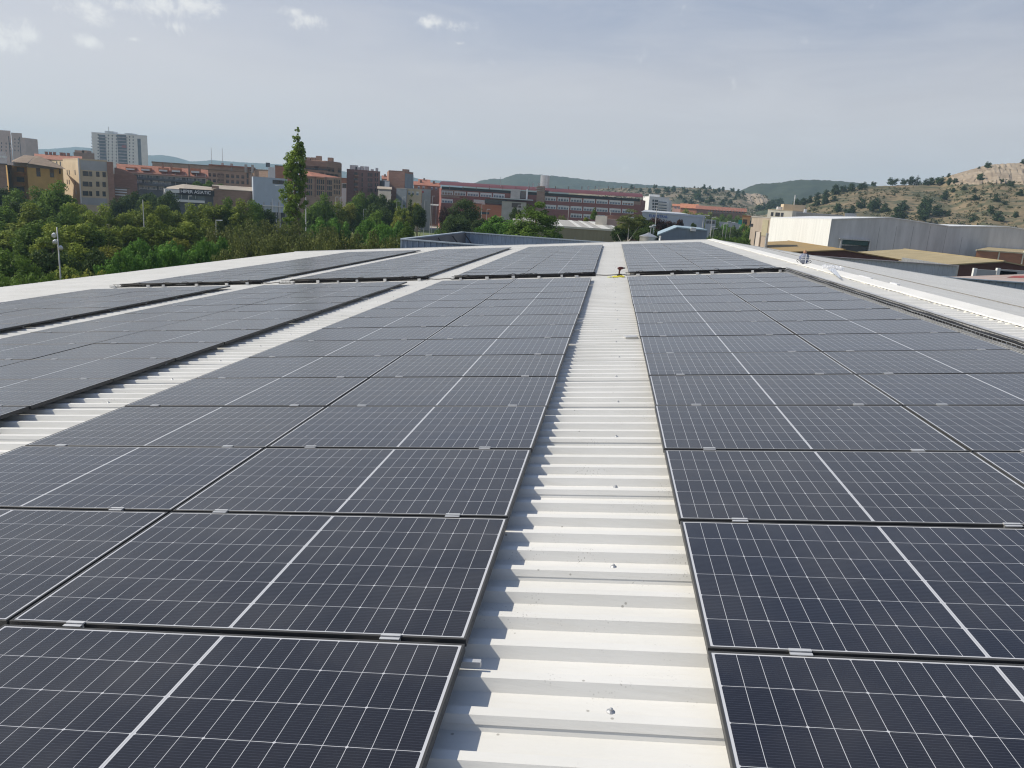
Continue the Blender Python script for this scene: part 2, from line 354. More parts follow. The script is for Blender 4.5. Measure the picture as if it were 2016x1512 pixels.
Hill([(900, 372), (945, 356), (965, 352), (990, 352), (1010, 344), (1025, 342), (1050, 343), (1100, 347), (1150, 353), (1200, 358), (1250, 362), (1300, 366), (1340, 368), (1400, 374), (1450, 385)], 1700, 1150, 2300, 6, .9, 4).build('hill', forest, 240, 20)
Hill([(1400, 402), (1440, 382), (1465, 372), (1490, 362), (1530, 360), (1570, 354), (1610, 354), (1660, 357), (1700, 361), (1760, 372), (1850, 380), (2000, 400)], 1150, 800, 1600, 5, .8, 8).build('hill', forest, 200, 24)
Hill([(1405, 420), (1440, 424), (1500, 416), (1560, 402), (1600, 398), (1680, 396), (1740, 400)], 620, 420, 800, 2, 1.0, 19).build('hill', forest2, 120, 20)
H_mid = Hill([(1120, 380), (1180, 371), (1260, 370), (1310, 370), (1345, 370), (1385, 370), (1420, 373), (1450, 376), (1475, 382), (1490, 381), (1505, 385), (1520, 397), (1545, 412), (1570, 424)], 780, 430, 980, 2.2, .6, 11)
H_mid.build('hill', scrub2, 170, 44)
H_r = Hill([(1500, 432), (1560, 407), (1600, 392), (1640, 376), (1690, 368), (1740, 366), (1790, 364), (1850, 362), (1870, 346), (1905, 336), (1945, 325), (1985, 322), (2030, 321), (2150, 314), (2300, 330), (2480, 390)], 430, 215, 640, 1.6, .35, 15)
H_r.build('hill', scrub, 220, 54)
# the quarried rock band under the crest of the right hill
def rock_band(Hl, x0, x1, ya, yb, name, label, seed, n=46):
    g = MB(); q = random.Random(seed); rows = 9
    for i in range(n + 1):
        x = x0 + (x1 - x0) * i / n; top = np.array(Hl.pt(x, .995)); f = i / n
        low = np.array(Hl.find(x, ya + (yb - ya) * f))
        for j in range(rows):
            t = j / (rows - 1); P = low + (top - low) * t
            out = 1.2 * math.sin(math.pi * min(1, t * 1.05)) + q.uniform(-.5, .5) * (0 < j < rows - 1)
            st = .5 * ((j % 2) * 2 - 1) * (0 < j < rows - 1)
            g.v.append((P[0] + q.uniform(-.3, .3), P[1] - out * 1.2 - st, P[2] + .35 + out * .25 * (0 < j) - (1.2 if j == 0 else 0)))
    for i in range(n):
        for j in range(rows - 1): g.f.append((i * rows + j, (i + 1) * rows + j, (i + 1) * rows + j + 1, i * rows + j + 1)); g.m.append(0)
    o = g.build(name, rock); o['kind'] = 'structure'; return o
rock_band(H_r, 1862, 2250, 364, 368, 'rock_face', '', 3, 90)
rock_band(H_mid, 1462, 1516, 402, 408, 'rock_face', '', 5, 24)

# ------------------------------------------------------------------ the building we stand on
AL = R(5.5); CA, SA = math.cos(AL), math.sin(AL); ZR = 9.5165
def rf(u, v, n): return (u * CA - n * SA, v, ZR + u * SA + n * CA)     # near slope: u up the slope, v away, n off the panel plane
CR = -.075                                                            # rib crests below the panel faces
UE, UR, V0, V1 = -17.5, 5.7, -9.0, 39.5
RX, _, RZ = rf(UR, 0, CR)
def rs(u, v, n): return (RX + u * CA + (n - CR) * SA, v, RZ - u * SA + (n - CR) * CA)   # far slope: u down the slope
shed = empty('industrial_building', 'white ribbed metal roof covered with rows of dark solar panels, in the foreground', 'building', rf(0, 0, 0)[:2] + (0,))
SL = (0, 0, 0)
def setp(o): o.parent = shed; o.matrix_parent_inverse = shed.matrix_basis.inverted(); return o
shed.location = (0, 0, 0)
def ribs(fn, u0, u1, segs):
    g = MB(); P = .2; prof = []
    n = int(round((V1 - V0) / P))
    for i in range(n):
        v = V0 + i * P; prof += [(v, CR - .042), (v + .06, CR - .042), (v + .12, CR - .042), (v + .14, CR), (v + .18, CR), (v + .2, CR - .042)]
    us = [u0 + (u1 - u0) * k / segs for k in range(segs + 1)]; k = len(us)
    for (v, nn) in prof:
        for u in us: g.v.append(fn(u, v, nn))
    for i in range(len(prof) - 1):
        for j in range(k - 1): g.f.append((i * k + j, i * k + j + 1, (i + 1) * k + j + 1, (i + 1) * k + j)); g.m.append(0)
    return g
# ribs are shifted so that a crest falls at v = 0.84 + n * 0.2
V0 = .82 - .14 - 50 * .2; V1 = V0 + 249 * .2
setp(ribs(rf, UE, UR, 12).build('roof_sheet', WHITE))
setp(ribs(rs, 0, UR - UE, 8).build('roof_sheet', WHITE))
# overlapping sheet edges: one every metre
lapm = WHITE
g = MB()
for k in range(-9, 39):
    v = .82 + k * 1.0
    for a in range(6):
        ua, ub = UE + .02 + a * (UR - UE - .04) / 6, UE + .02 + (a + 1) * (UR - UE - .04) / 6
        w = [rnd.uniform(0, .004) for _ in range(2)]
        A_ = [(v + .041, CR + .0008), (v + .041, CR + .0026), (v - .0012, CR + .0026 + w[0] * .3), (v - .0145, CR - .0235 + w[1]), (v - .0118, CR - .0246 + w[1])]
        for (p, q_) in zip(A_, A_[1:]): g.face([rf(ua, *q_), rf(ub, *q_), rf(ub, *p), rf(ua, *p)])
setp(g.build('sheet_overlap', WHITE))
# ridge cap, gable trims, eave gutter, walls, joint line on the far slope
g = MB(); q = random.Random(3); n = 90
for i in range(n + 1):
    v = V0 + (V1 - V0) * i / n; w = q.uniform(-.012, .012)
    for (fn, u, nn) in ((rf, UR - .26 + w, CR + .004), (rf, UR - .25 + w, CR + .022), (rf, UR - .005, CR + .05), (rs, .25, CR + .022), (rs, .26, CR + .004)): g.v.append(fn(u, v, nn))
for i in range(n):
    for j in range(4): g.f.append((i * 5 + j, i * 5 + j + 1, (i + 1) * 5 + j + 1, (i + 1) * 5 + j)); g.m.append(0)
setp(g.build('ridge_cap', WHITE))
g = MB(); q = random.Random(5)
foam = mat('cream_sealing_foam', (.74, .71, .60), .9, .1, 9)
for i in range(int((V1 - V0) / .2)):
    v = V0 + i * .2 + .06; r = q.uniform(.02, .035); g.blob(rf(UR - .275 + q.uniform(-.02, .01), v, CR - .022), (r * 1.2, r * 1.5, r * .9), i, 7, 4)
setp(g.build('ridge_filler', foam, smooth=True))
g = MB()
g.hexa([rs(2.45, V0, CR + .002), rs(2.50, V0, CR + .002), rs(2.50, V1, CR + .002), rs(2.45, V1, CR + .002)], [rs(2.45, V0, CR + .016), rs(2.50, V0, CR + .016), rs(2.50, V1, CR + .016), rs(2.45, V1, CR + .016)])
setp(g.build('sheet_joint', mat('weathered_seam', (.2, .19, .17), .8, .2, 3)))
trim = mat('white_flashing', (.74, .74, .71), .45, .06, 1.5)
g = MB()
g.hexa([rf(UE, V1 - .02, CR - .2), rf(UR, V1 - .02, CR - .2), rf(UR, V1 + .03, CR - .2), rf(UE, V1 + .03, CR - .2)], [rf(UE, V1 - .02, CR + .03), rf(UR, V1 - .02, CR + .03), rf(UR, V1 + .03, CR + .03), rf(UE, V1 + .03, CR + .03)])
setp(g.build('gable_flashing', trim))
g = MB()
g.hexa([rs(0, V1 - .02, CR - .2), rs(UR - UE, V1 - .02, CR - .2), rs(UR - UE, V1 + .03, CR - .2), rs(0, V1 + .03, CR - .2)], [rs(0, V1 - .02, CR + .03), rs(UR - UE, V1 - .02, CR + .03), rs(UR - UE, V1 + .03, CR + .03), rs(0, V1 + .03, CR + .03)])
setp(g.build('gable_flashing', trim))
g = MB()
for (a, b, z0, z1) in ((-.26, -.245, -.2, -.02), (-.26, -.03, -.2, -.19), (-.045, -.03, -.2, -.06)):
    g.hexa([rf(UE + a, V0, CR + z0), rf(UE + b, V0, CR + z0), rf(UE + b, V1, CR + z0), rf(UE + a, V1, CR + z0)], [rf(UE + a, V0, CR + z1), rf(UE + b, V0, CR + z1), rf(UE + b, V1, CR + z1), rf(UE + a, V1, CR + z1)])
setp(g.build('eave_gutter', trim))
g = MB(); xl = rf(UE + .3, 0, 0)[0]; xr = rs(UR - UE - .3, 0, 0)[0]; zl = rf(UE + .3, 0, CR - .3)[2]; zp = RZ - .3
for v in (V0 + .3, V1 - .3): g.face([(xl, v, 0), (xr, v, 0), (xr, v, zl), (RX, v, zp), (xl, v, zl)])
for x in (xl, xr): g.face([(x, V0 + .3, 0), (x, V1 - .3, 0), (x, V1 - .3, zl), (x, V0 + .3, zl)])
setp(g.build('wall', mat('blue_grey_cladding', (.30, .36, .43), .5, .08, .8)))
# roof screws along the open aisles
sg = MB().lathe([(.014, 0), (.014, .003), (.008, .007), (.0055, .008), (.0055, .013), (.003, .0145)], n=12).mesh('screw', [GALV, RUBBER], smooth=False)
for k in range(0, 38):
    o = place('screw', sg, None, rf(.5 + .07 * min(1, k / 6) * rnd.uniform(.4, 1), .87 + k * 1.0, CR + .001), (0, -AL + rnd.uniform(-.05, .05), rnd.random() * 3)); setp(o)
for k in range(4, 38):
    setp(place('screw', sg, None, rf(-4.0 + rnd.uniform(-.03, .03), .87 + k, CR + .001), (0, -AL, rnd.random() * 3)))

# ------------------------------------------------------------------ solar panels
def panel_meshes():
    L_ = .0095; hw, hh = PW / 2, PH / 2; g = MB()
    o = [(-hw, -hh), (hw, -hh), (hw, hh), (-hw, hh)]; i = [(-hw + L_, -hh + L_), (hw - L_, -hh + L_), (hw - L_, hh - L_), (-hw + L_, hh - L_)]; c = .0015
    oc = [(x * (1 - c / hw), y * (1 - c / hh)) for x, y in o]
    for k in range(4):
        j = (k + 1) % 4
        g.face([(*o[k], 0), (*o[j], 0), (*o[j], .030 - c), (*o[k], .030 - c)]); g.face([(*o[k], .030 - c), (*o[j], .030 - c), (*oc[j], .030), (*oc[k], .030)])
        g.face([(*oc[k], .030), (*oc[j], .030), (*i[j], .030), (*i[k], .030)]); g.face([(*i[j], .026), (*i[k], .026), (*i[k], .030), (*i[j], .030)])
        g.face([(*o[j], 0), (*o[k], 0), (i[k][0] * .97, i[k][1] * .97, 0), (i[j][0] * .97, i[j][1] * .97, 0)])
    fr = g.mesh('frame', BLACKALU)
    g = MB(); a, b = hw - L_ - .0004, hh - L_ - .0004
    g.face([(-a, -b, .0285), (a, -b, .0285), (a, b, .0285), (-a, b, .0285)]); gl = g.mesh('glass', GLASS)
    g = MB(); g.face([(-a, b, .0225), (a, b, .0225), (a, -b, .0225), (-a, -b, .0225)]); bk = g.mesh('backsheet', mat('white_backsheet', (.55, .55, .55), .7, .04, 3))
    g = MB(); w = .036
    y0 = -hh - .0095
    g.box(-w, y0 - .016, .0305, w, y0 - .004, .0335); g.box(-w, y0 - .005, .008, w, y0 - .0025, .0332); g.box(-w, y0 + .0025, .008, w, y0 + .005, .0362); g.box(-w, y0 + .003, .0306, w, y0 + .017, .0365); g.box(-w, y0 - .004, .008, w, y0 + .004, .011)
    g.lathe([(.006, .011), (.006, .022), (.0045, .023)], (0, y0, 0), 8)
    g.box(-.15, y0 - .02, -.044, .15, y0 + .02, -.001)
    cl = g.mesh('clamp', SILVER)
    return fr, gl, bk, cl
FR, GL, BK, CLM = panel_meshes()
PU, PV = 1.7885, 1.115
first = None; n_pan = 0
def panel(u, v, su, label, group):
    global first
    o = bpy.data.objects.new('solar_panel', None); col.objects.link(o); o.empty_display_size = .2
    o.location = rf(u + rnd.uniform(-.004, .004), v + rnd.uniform(-.003, .003), -.030 + rnd.uniform(-.0015, .0015)); o.rotation_euler = (rnd.uniform(-.0016, .0016), -AL + rnd.uniform(-.0016, .0016), rnd.uniform(-.0012, .0012)); o.scale = (su, 1, 1)
    tag(o, label, 'solar panel', group)
    for nme, me in (('frame', FR), ('glass', GL), ('backsheet', BK)): place(nme, me, o)
    for s in (-1, 1): place('clamp', CLM, o, (s * .6 + rnd.uniform(-.02, .02), 0, 0))
BLK = [('block just right of the walkway', .817, 1.0, 1.035, 1), ('block just left of the walkway', 0, 1.0, 1.0, -1), ('second block left of the walkway', -4.44, 1.03, 1.02, -1), ('block nearest the left eave', -9.0, 1.055, 1.06, -1)]
START = {0: [(0, 0), (0, 2)], 1: [(0, 0), (0, 1)], 2: [(0, 2), (0, 4)], 3: [(0, 7), (0, 9)]}
for bi, (bn, u0, sn, sf, sg_) in enumerate(BLK):
    for c in range(2):
        colname = ('left column', 'right column')[c] if sg_ > 0 else ('right column', 'left column')[c]
        off = .0126 if bi == 0 else 0
        for k in range(START[bi][c][1], 15):
            u = u0 + sg_ * (PU * sn * (c + .5)); panel(u, (k + .5) * PV + off, sn, '%s dark solar panel before the cable tray, %s, %s' % (ORD[14 - k], colname, bn), 'solar panels in the near rows'); n_pan += 1
        for k in range(16):
            u = u0 + sg_ * (PU * sf * (c + .5)) + (.06 if bi == 0 else 0) ; panel(u, 18.2 + (k + .5) * PV, sf, '%s dark solar panel beyond the cable tray, %s, %s' % (ORD[k], colname, bn), 'solar panels in the far rows'); n_pan += 1
# mounting rail ends that stick out from under the panels
rail = MB().box(-.36, -.010, -.030, .058, .010, -.008).mesh('mounting_rail', SILVER)
for v, e, w in ((1.06, 0.0, 'nearest'), (8.74, 0, 'second'), (9.46, .02, 'third'), (15.44, .01, 'farthest')):
    o = place('mounting_rail', rail, None, rf(e, v, -.031), (0, -AL, 0)); tag(o, 'bare aluminium rail end poking out from under the panels into the walkway, %s of four' % w, 'rail', 'rail ends beside the walkway')
for v, w in ((3.9, 'nearer'), (13.4, 'farther')):
    o = place('mounting_rail', rail, None, rf(-4.44 + .03, v, -.031), (0, -AL, 0)); tag(o, 'aluminium rail end under the edge of the second panel block, %s of two' % w, 'rail')

# ------------------------------------------------------------------ cable trays and cables
def mesh_tray(fn, p0, p1, w, h, name, label, group, lid=False, ncab=6, seed=1):
    """wire basket between two roof points given as (u, v)"""
    o = empty(name, label, 'cable tray', (0, 0, 0), group=group); q = random.Random(seed)
    p0, p1 = np.array(p0, float), np.array(p1, float); d = p1 - p0; Ln = np.linalg.norm(d); d = d / Ln; nrm = np.array([-d[1], d[0]])
    def W3(s, t, z): a = p0 + d * s + nrm * t; return fn(a[0], a[1], CR + z)
    g = MB()
    for t, z in ((-w / 2, .01), (-w / 4, .01), (w / 4, .01), (w / 2, .01), (-w / 2, h * .5), (w / 2, h * .5), (-w / 2, h), (w / 2, h)): g.tube([W3(0, t, z), W3(Ln, t, z)], .0035, 5)
    s = 0
    while s <= Ln: g.tube([W3(s, -w / 2, h), W3(s, -w / 2, .006), W3(s, w / 2, .006), W3(s, w / 2, h)], .003, 4); s += .1
    g.build('basket', GALV if lid else BLACKPL, o)
    for c in range(ncab):
        t0 = q.uniform(-w * .4, w * .4); pts = []; s = 0; z = .02 + .018 * (c // 2)
        while s < Ln: pts.append(W3(s, max(-w * .47, min(w * .47, t0 + q.uniform(-.02, .02))), z + q.uniform(-.006, .012))); s += .45
        MB().tube(pts, q.uniform(.007, .012), 6).build('cable', BLACKPL, o, smooth=True)
    if lid:
        g = MB(); g.hexa([W3(0, -w / 2 - .012, -.005), W3(Ln, -w / 2 - .012, -.005), W3(Ln, -w / 2 - .006, -.005), W3(0, -w / 2 - .006, -.005)], [W3(0, -w / 2 - .012, h + .012), W3(Ln, -w / 2 - .012, h + .012), W3(Ln, -w / 2 - .006, h + .012), W3(0, -w / 2 - .006, h + .012)])
        g.hexa([W3(0, -w / 2 - .05, h + .008), W3(Ln, -w / 2 - .05, h + .008), W3(Ln, -w / 2 + .012, h + .008), W3(0, -w / 2 + .012, h + .008)], [W3(0, -w / 2 - .05, h + .012), W3(Ln, -w / 2 - .05, h + .012), W3(Ln, -w / 2 + .012, h + .012), W3(0, -w / 2 + .012, h + .012)])
        g.build('side_rail', SILVER, o)
    return o
mesh_tray(rf, (4.66, -3), (4.66, 18.35), .15, .07, 'cable_tray', 'long wire basket tray with black cables along the right panel block by the ridge', 'cable trays on the roof', True, 6, 11)
for w, (a, b, lab) in enumerate(((.80, 4.62, 'right of the walkway'), (-3.62, .06, 'just left of the walkway'), (-8.25, -4.22, 'at the second block left'), (-13.1, -8.75, 'nearest left eave'))):
    o = mesh_tray(rf, (b, 17.93), (a, 17.93), .16, .075, 'cable_tray', 'black basket tray heaped with cables, %s, by the far panels' % lab, 'cable trays on the roof', False, 9, 20 + w)
    q = random.Random(40 + w)
    for k in range(6):                       # pale brackets and connector boxes
        u = a + (b - a) * (k + q.uniform(.2, .8)) / 6; s = q.uniform(.025, .05)
        g = MB(); g.box(-s, -.02, 0, s, .012, q.uniform(.045, .08)); g.box(-s * .6, -.05, 0, s * .6, -.02, .006); p = g.build('bracket', SILVER, o, loc=rf(u, 17.82, CR)); p.rotation_euler = (0, -AL, q.uniform(-.3, .3))
    for k in range(7):                       # loose loops of cable
        u = a + .15 + (b - a - .3) * q.random(); pts = []
        for i in range(9):
            t = i / 8; pts.append(rf(u + .28 * (t - .5) + q.uniform(-.02, .02), 17.93 - .09 * math.sin(math.pi * t) + q.uniform(-.02, .02), CR + .06 + .05 * math.sin(math.pi * t) + q.uniform(0, .02)))
        MB().tube(pts, .006, 5).build('cable', BLACKPL, o, smooth=True)
for (a, b, lab) in ((.06, .80, 'the walkway with the drill'), (-4.22, -3.62, 'the second bare strip of roof'), (-8.75, -8.25, 'the bare strip nearest the left eave')):
    pts = [rf(a + (b - a) * i / 8, 17.95 + .012 * math.sin(i * 2.1), CR + .026 + .008 * math.cos(i)) for i in range(9)]
    MBt = MB(); MBt.tube(pts, .014, 7); o = MBt.build('cable_conduit', mat('grey_conduit', (.23, .22, .20), .6, .1, 5), smooth=True); tag(o, 'thin grey conduit lying across %s' % lab, 'conduit', 'conduits between the cable trays')

# ------------------------------------------------------------------ small things on the roof
maroon = mat('maroon_plastic', (.085, .018, .016), .45, .2, 20); dkgrey = mat('dark_grey_plastic', (.03, .03, .032), .5, .2, 20); yellow = mat('yellow_webbing', (.70, .62, .06), .7, .15, 12)
dr = empty('cordless_drill', 'maroon cordless drill standing upright on its battery in the walkway', 'drill', rf(.66, 17.55, CR + .02)); dr.rotation_euler = (0, -AL, .35)
g = MB(); g.tube([(-.055, 0, .19), (-.03, 0, .19), (.02, 0, .19), (.06, 0, .19), (.085, 0, .19)], [.024, .034, .036, .032, .022], 12)
g.build('motor_housing', maroon, dr, smooth=True)
g = MB(); g.tube([(.085, 0, .19), (.10, 0, .19), (.125, 0, .19), (.14, 0, .19)], [.019, .02, .016, .008], 10); g.tube([(.14, 0, .19), (.19, 0, .19)], .004, 6); g.build('chuck', dkgrey, dr, smooth=True)
g = MB(); g.tube([(-.005, 0, .17), (-.012, 0, .12), (-.018, 0, .06)], [.022, .019, .021], 10); g.box(.005, -.008, .135, .025, .008, .155); g.build('handle', maroon, dr)
g = MB(); g.box(-.065, -.038, 0, .05, .038, .03); g.box(-.055, -.032, .03, .035, .032, .052); g.build('battery', dkgrey, dr)
q = random.Random(9); pts = []
for i in range(40):
    t = i / 39 * 2 * math.pi * 2.2; r = .11 - .02 * math.sin(t * .7) + .03 * math.cos(1.3 * t)
    pts.append(rf(.62 + r * math.cos(t) * 1.1, 17.40 + r * .55 * math.sin(t), CR + .012 + .006 * (i % 5)))
st = MB()
for a, b in zip(pts, pts[1:]): st.tube([a, b], .010, 5)
o = st.build('safety_strap', yellow); tag(o, 'yellow webbing strap lying in loops under the drill', 'strap')
o = MB().tube([rf(.36, 17.5, CR + .01), rf(.42, 17.42, CR + .012), rf(.5, 17.45, CR + .012), rf(.56, 17.38, CR + .01)], .009, 5).build('tie_cord', mat('lime_cord', (.55, .58, .10), .7, .2, 12)); tag(o, 'thin lime green cord beside the yellow strap on the walkway', 'cord')
# small bag, crumpled film and scraps by the ridge
blue = mat('blue_tarpaulin', (.08, .11, .22), .6, c2=(.20, .22, .28), scale=7, lo=.5, hi=.6); tanp = mat('tan_leather', (.36, .20, .12), .7, .2, 8); whitep = mat('white_plastic', (.8, .8, .8), .4, .05, 8)
bx, by, bz = rf(5.55, 20.1, CR + .04)
bag = empty('tool_bag', 'small blue and white tool bag standing on the roof ridge', 'bag', (bx, by, bz))
MB().blob((0, 0, .13), (.13, .10, .14), 4, 12, 8, 0, .10).build('bag_body', blue, bag, smooth=True)
MB().blob((.0, 0, .30), (.045, .04, .055), 5, 9, 6, 0, .08).build('bag_top', tanp, bag, smooth=True)
g = MB(); g.box(.005, -.112, .0, .028, -.098, .25); g.build('strap', whitep, bag)
g = MB(); g.box(-.10, -.116, .10, .09, -.104, .115); g.box(-.09, -.118, .155, .08, -.104, .168); g.build('stripe', whitep, bag)
for s, nme in ((-1, 'handle'), (1, 'handle')):
    MB().tube([(s * .10, 0, .05), (s * .17, 0, .10), (s * .19, -.02, .06), (s * .15, -.05, .02)], .008, 6).build(nme, dkgrey, bag, smooth=True)
film = bpy.data.materials.new('clear_plastic_film'); film.use_nodes = True; fb = film.node_tree.nodes['Principled BSDF']; fb.inputs['Base Color'].default_value = (.86, .88, .92, 1); fb.inputs['Roughness'].default_value = .4; fb.inputs['Alpha'].default_value = .38
q = random.Random(12); g = MB()
for k in range(7): g.blob((.24 * (k - 3) / 3 * .9, q.uniform(-.04, .04), .035 + q.uniform(0, .02)), (.07, .065, .05), 60 + k, 8, 6, 0, .42)
x, y, z = rf(5.62, 18.0, CR + .03); o = g.build('plastic_wrap', film, loc=(x + .12, y, z)); o.rotation_euler = (0, 0, -.75); tag(o, 'crumpled heap of clear plastic wrap on the ridge', 'plastic wrap')
g = MB(); nx, ny = 26, 7
for i in range(nx + 1):
    for j in range(ny + 1):
        t = i / nx; g.v.append(rf(5.62 - .42 * t + .10 * (j / ny - .5) * 2 * (1.4 - t) * .6, 17.7 - 2.3 * t + .05 * (j / ny - .5), CR + .052 + .018 * abs(math.sin(i * 1.3 + j)) + q.uniform(0, .01) - .03 * t))
for i in range(nx):
    for j in range(ny): a = i * (ny + 1) + j; g.f.append((a, a + 1, a + ny + 2, a + ny + 1)); g.m.append(0)
filmb = mat('bluish_film', (.46, .49, .54), .35, .1, 6)
o = g.build('plastic_film', filmb); tag(o, 'strip of bluish plastic film trailing down the roof from the ridge', 'plastic film')
for (u, v, l, w) in ((5.85, 15.9, .16, 'longer'), (6.0, 14.6, .09, 'shorter')):
    x, y, z = rs(u - UR, v, CR + .012); o = MB().box(-l, -.04, 0, l, .04, .035).build('offcut', whitep, loc=(x, y, z)); o.rotation_euler = (0, AL, -1.1); tag(o, '%s white sheet offcut lying just beyond the ridge' % w, 'offcut')
o = MB().hexa([rf(.66, 8.18, CR), rf(.80, 8.2, CR), rf(.80, 8.33, CR), rf(.62, 8.28, CR)], [rf(.66, 8.18, CR + .014), rf(.80, 8.2, CR + .014), rf(.80, 8.33, CR + .014), rf(.62, 8.28, CR + .014)]).build('flashing_offcut', SILVER); tag(o, 'small bright metal offcut lying on the walkway against the right panel block', 'offcut')

# ------------------------------------------------------------------ buildings
def win_mesh(name, fr, gl, mull=1, blind=None):
    g = MB(); t = .07
    for (x0, z0, x1, z1) in ((-.5, -.5, .5, -.5 + t), (-.5, .5 - t, .5, .5), (-.5, -.5 + t, -.5 + t, .5 - t), (.5 - t, -.5 + t, .5, .5 - t)): g.box(x0, -.06, z0, x1, .02, z1, 0)
    for k in range(mull): x = -.5 + (k + 1) / (mull + 1); g.box(x - .025, -.05, -.5 + t, x + .025, .02, .5 - t, 0)
    g.box(-.5 + t, -.03, -.5 + t, .5 - t, .02, .5 - t, 1)
    if blind: g.box(-.5 + t, -.045, .05, .5 - t, -.028, .5 - t, 2)
    return g.mesh(name, [fr, gl] + ([blind] if blind else []))
dglass = mat('dark_window_glass', (.03, .035, .045), .12, .3, 1, rndv=.5); bglass = mat('bluish_window_glass', (.10, .13, .17), .12, .3, 1, rndv=.4)
wfr = mat('white_window_frame', (.62, .62, .60), .5, .05, 3); bfr = mat('brown_window_frame', (.07, .045, .035), .6, .1, 3); blindm = mat('pale_roller_blind', (.55, .56, .55), .7, .08, 4, rndv=.2); brblind = mat('brown_roller_blind', (.13, .08, .055), .7, .1, 4, rndv=.3)
WD = win_mesh('window', bfr, dglass, 1); WB = win_mesh('window', wfr, dglass, 1, blindm); WW = win_mesh('window', wfr, bglass, 1, blindm); WS = win_mesh('window', bfr, dglass, 0); WP = win_mesh('window', wfr, bglass, 3, blindm); WBr = win_mesh('window', bfr, dglass, 1, brblind)
DOORM = MB().box(-.5, -.05, 0, .5, .02, 1).mesh('door', mat('dark_door', (.03, .028, .03), .5, .2, 2))
class Bld:
    def __init__(s, name, label, poly, ry, top, depth, m, cat='building', group=None, zb=0, z=None):
        s.pts = [np.array(at(x, ry, Y)[:2]) for x, Y in poly]
        s.zt = z if z is not None else at(*top)[2]
        s.o = empty(name, label, cat, (s.pts[0][0], s.pts[0][1], 0), group=group); s.org = np.array([s.pts[0][0], s.pts[0][1], 0])
        a, b = s.pts[0], s.pts[-1]; d = b - a; nrm = np.array([-d[1], d[0]]); nrm = nrm / np.linalg.norm(nrm)
        if nrm[1] < 0: nrm = -nrm
        va, vb = a - CP[:2], b - CP[:2]; va, vb = va / np.linalg.norm(va), vb / np.linalg.norm(vb)     # party walls run away from the street
        s.nrm = nrm; s.back = [b + vb * depth, a + va * depth]; s.poly = s.pts + s.back
        s.part('wall', MB().prism([p - s.org[:2] for p in s.poly], zb, s.zt), m)
    def part(s, name, g, m, smooth=False, raw=False):
        if raw: g.v = [(a - s.org[0], b - s.org[1], c) for a, b, c in g.v]
        return g.build(name, m, s.o, smooth)
    def face(s, i, x, y):
        p, q = s.pts[i], s.pts[i + 1]; d = ray(x, y); e = q - p
        A = np.array([[d[0], -e[0]], [d[1], -e[1]]]); t, _ = np.linalg.solve(A, p - CP[:2]); return CP + t * d
    def frame(s, i):
        e = s.pts[i + 1] - s.pts[i]; e = e / np.linalg.norm(e); return e, np.array([e[1], -e[0]]), math.atan2(e[1], e[0])
    def win(s, i, xs, ys, w, h, me, name='window', dz=0):
        e, n, r = s.frame(i)
        for y in ys:
            z = s.face(i, xs[0], y)[2]
            for x in xs:
                P = s.face(i, x, y); p = P[:2] - s.org[:2]
                place(name, me, s.o, (p[0], p[1], z + dz), (0, 0, r), (w, 1, h))
    def box(s, name, i, x0, y0, x1, y1, out, inn, m):      # a box on a face, given by opposite pixel corners
        e, n, r = s.frame(i); ym = (y0 + y1) / 2; A = s.face(i, x0, ym); B = s.face(i, x1, ym); zt = s.face(i, x0, y0)[2]; zb = s.face(i, x0, y1)[2]
        P = [A[:2] + n * out, B[:2] + n * out, B[:2] - n * inn, A[:2] - n * inn]
        g = MB().prism([p - s.org[:2] for p in P], zb, zt); return s.part(name, g, m)
    def flat(s, m, over=.15, h=.35, name='roof'):
        c = sum(s.poly) / len(s.poly); P = [p + (p - c) / np.linalg.norm(p - c) * over - s.org[:2] for p in s.poly]
        s.part(name, MB().prism(P, s.zt - .05, s.zt + h), m)
    def gable(s, m, rise, over=.4, gm=None, axis=0, name='roof', th=.18):
        a, b, c, d = [p - s.org[:2] for p in (s.pts[0], s.pts[-1], s.back[0], s.back[1])]
        if axis: a, b, c, d = b, c, d, a
        e = (b - a) / np.linalg.norm(b - a); n = (d - a) / np.linalg.norm(d - a)
        z = s.zt; k = over * rise / (np.linalg.norm(d - a) / 2)
        A, B, Cc, D = a - e * over - n * over, b + e * over - n * over, c + e * over + n * over, d - e * over + n * over; M0, M1 = (a + d) / 2 - e * over, (b + c) / 2 + e * over
        g = MB()
        g.hexa([(*A, z - k), (*B, z - k), (*M1, z + rise), (*M0, z + rise)], [(*A, z - k + th), (*B, z - k + th), (*M1, z + rise + th), (*M0, z + rise + th)])
        g.hexa([(*M0, z + rise - .004), (*M1, z + rise - .004), (*Cc, z - k), (*D, z - k)], [(*M0, z + rise + th - .004), (*M1, z + rise + th - .004), (*Cc, z - k + th), (*D, z - k + th)])
        s.part(name, g, m)
        if gm:
            g = MB(); N0, N1 = (a + d) / 2, (b + c) / 2
            for (p, q_, r_) in ((a, d, N0), (b, c, N1)): g.face([(*p, z - .01), (*q_, z - .01), (*r_, z + rise)])
            s.part('gable_wall', g, gm)
    def lump(s, name, x, y, Y, w, d, h, m, z=None):          # a small box on the roof (chimney, lift house)
        P = at(x, y, Y); zz = z if z is not None else s.zt; p = P[:2] - s.org[:2]
        return s.part(name, MB().box(p[0] - w / 2, p[1] - d / 2, zz - .1, p[0] + w / 2, p[1] + d / 2, zz + h), m)
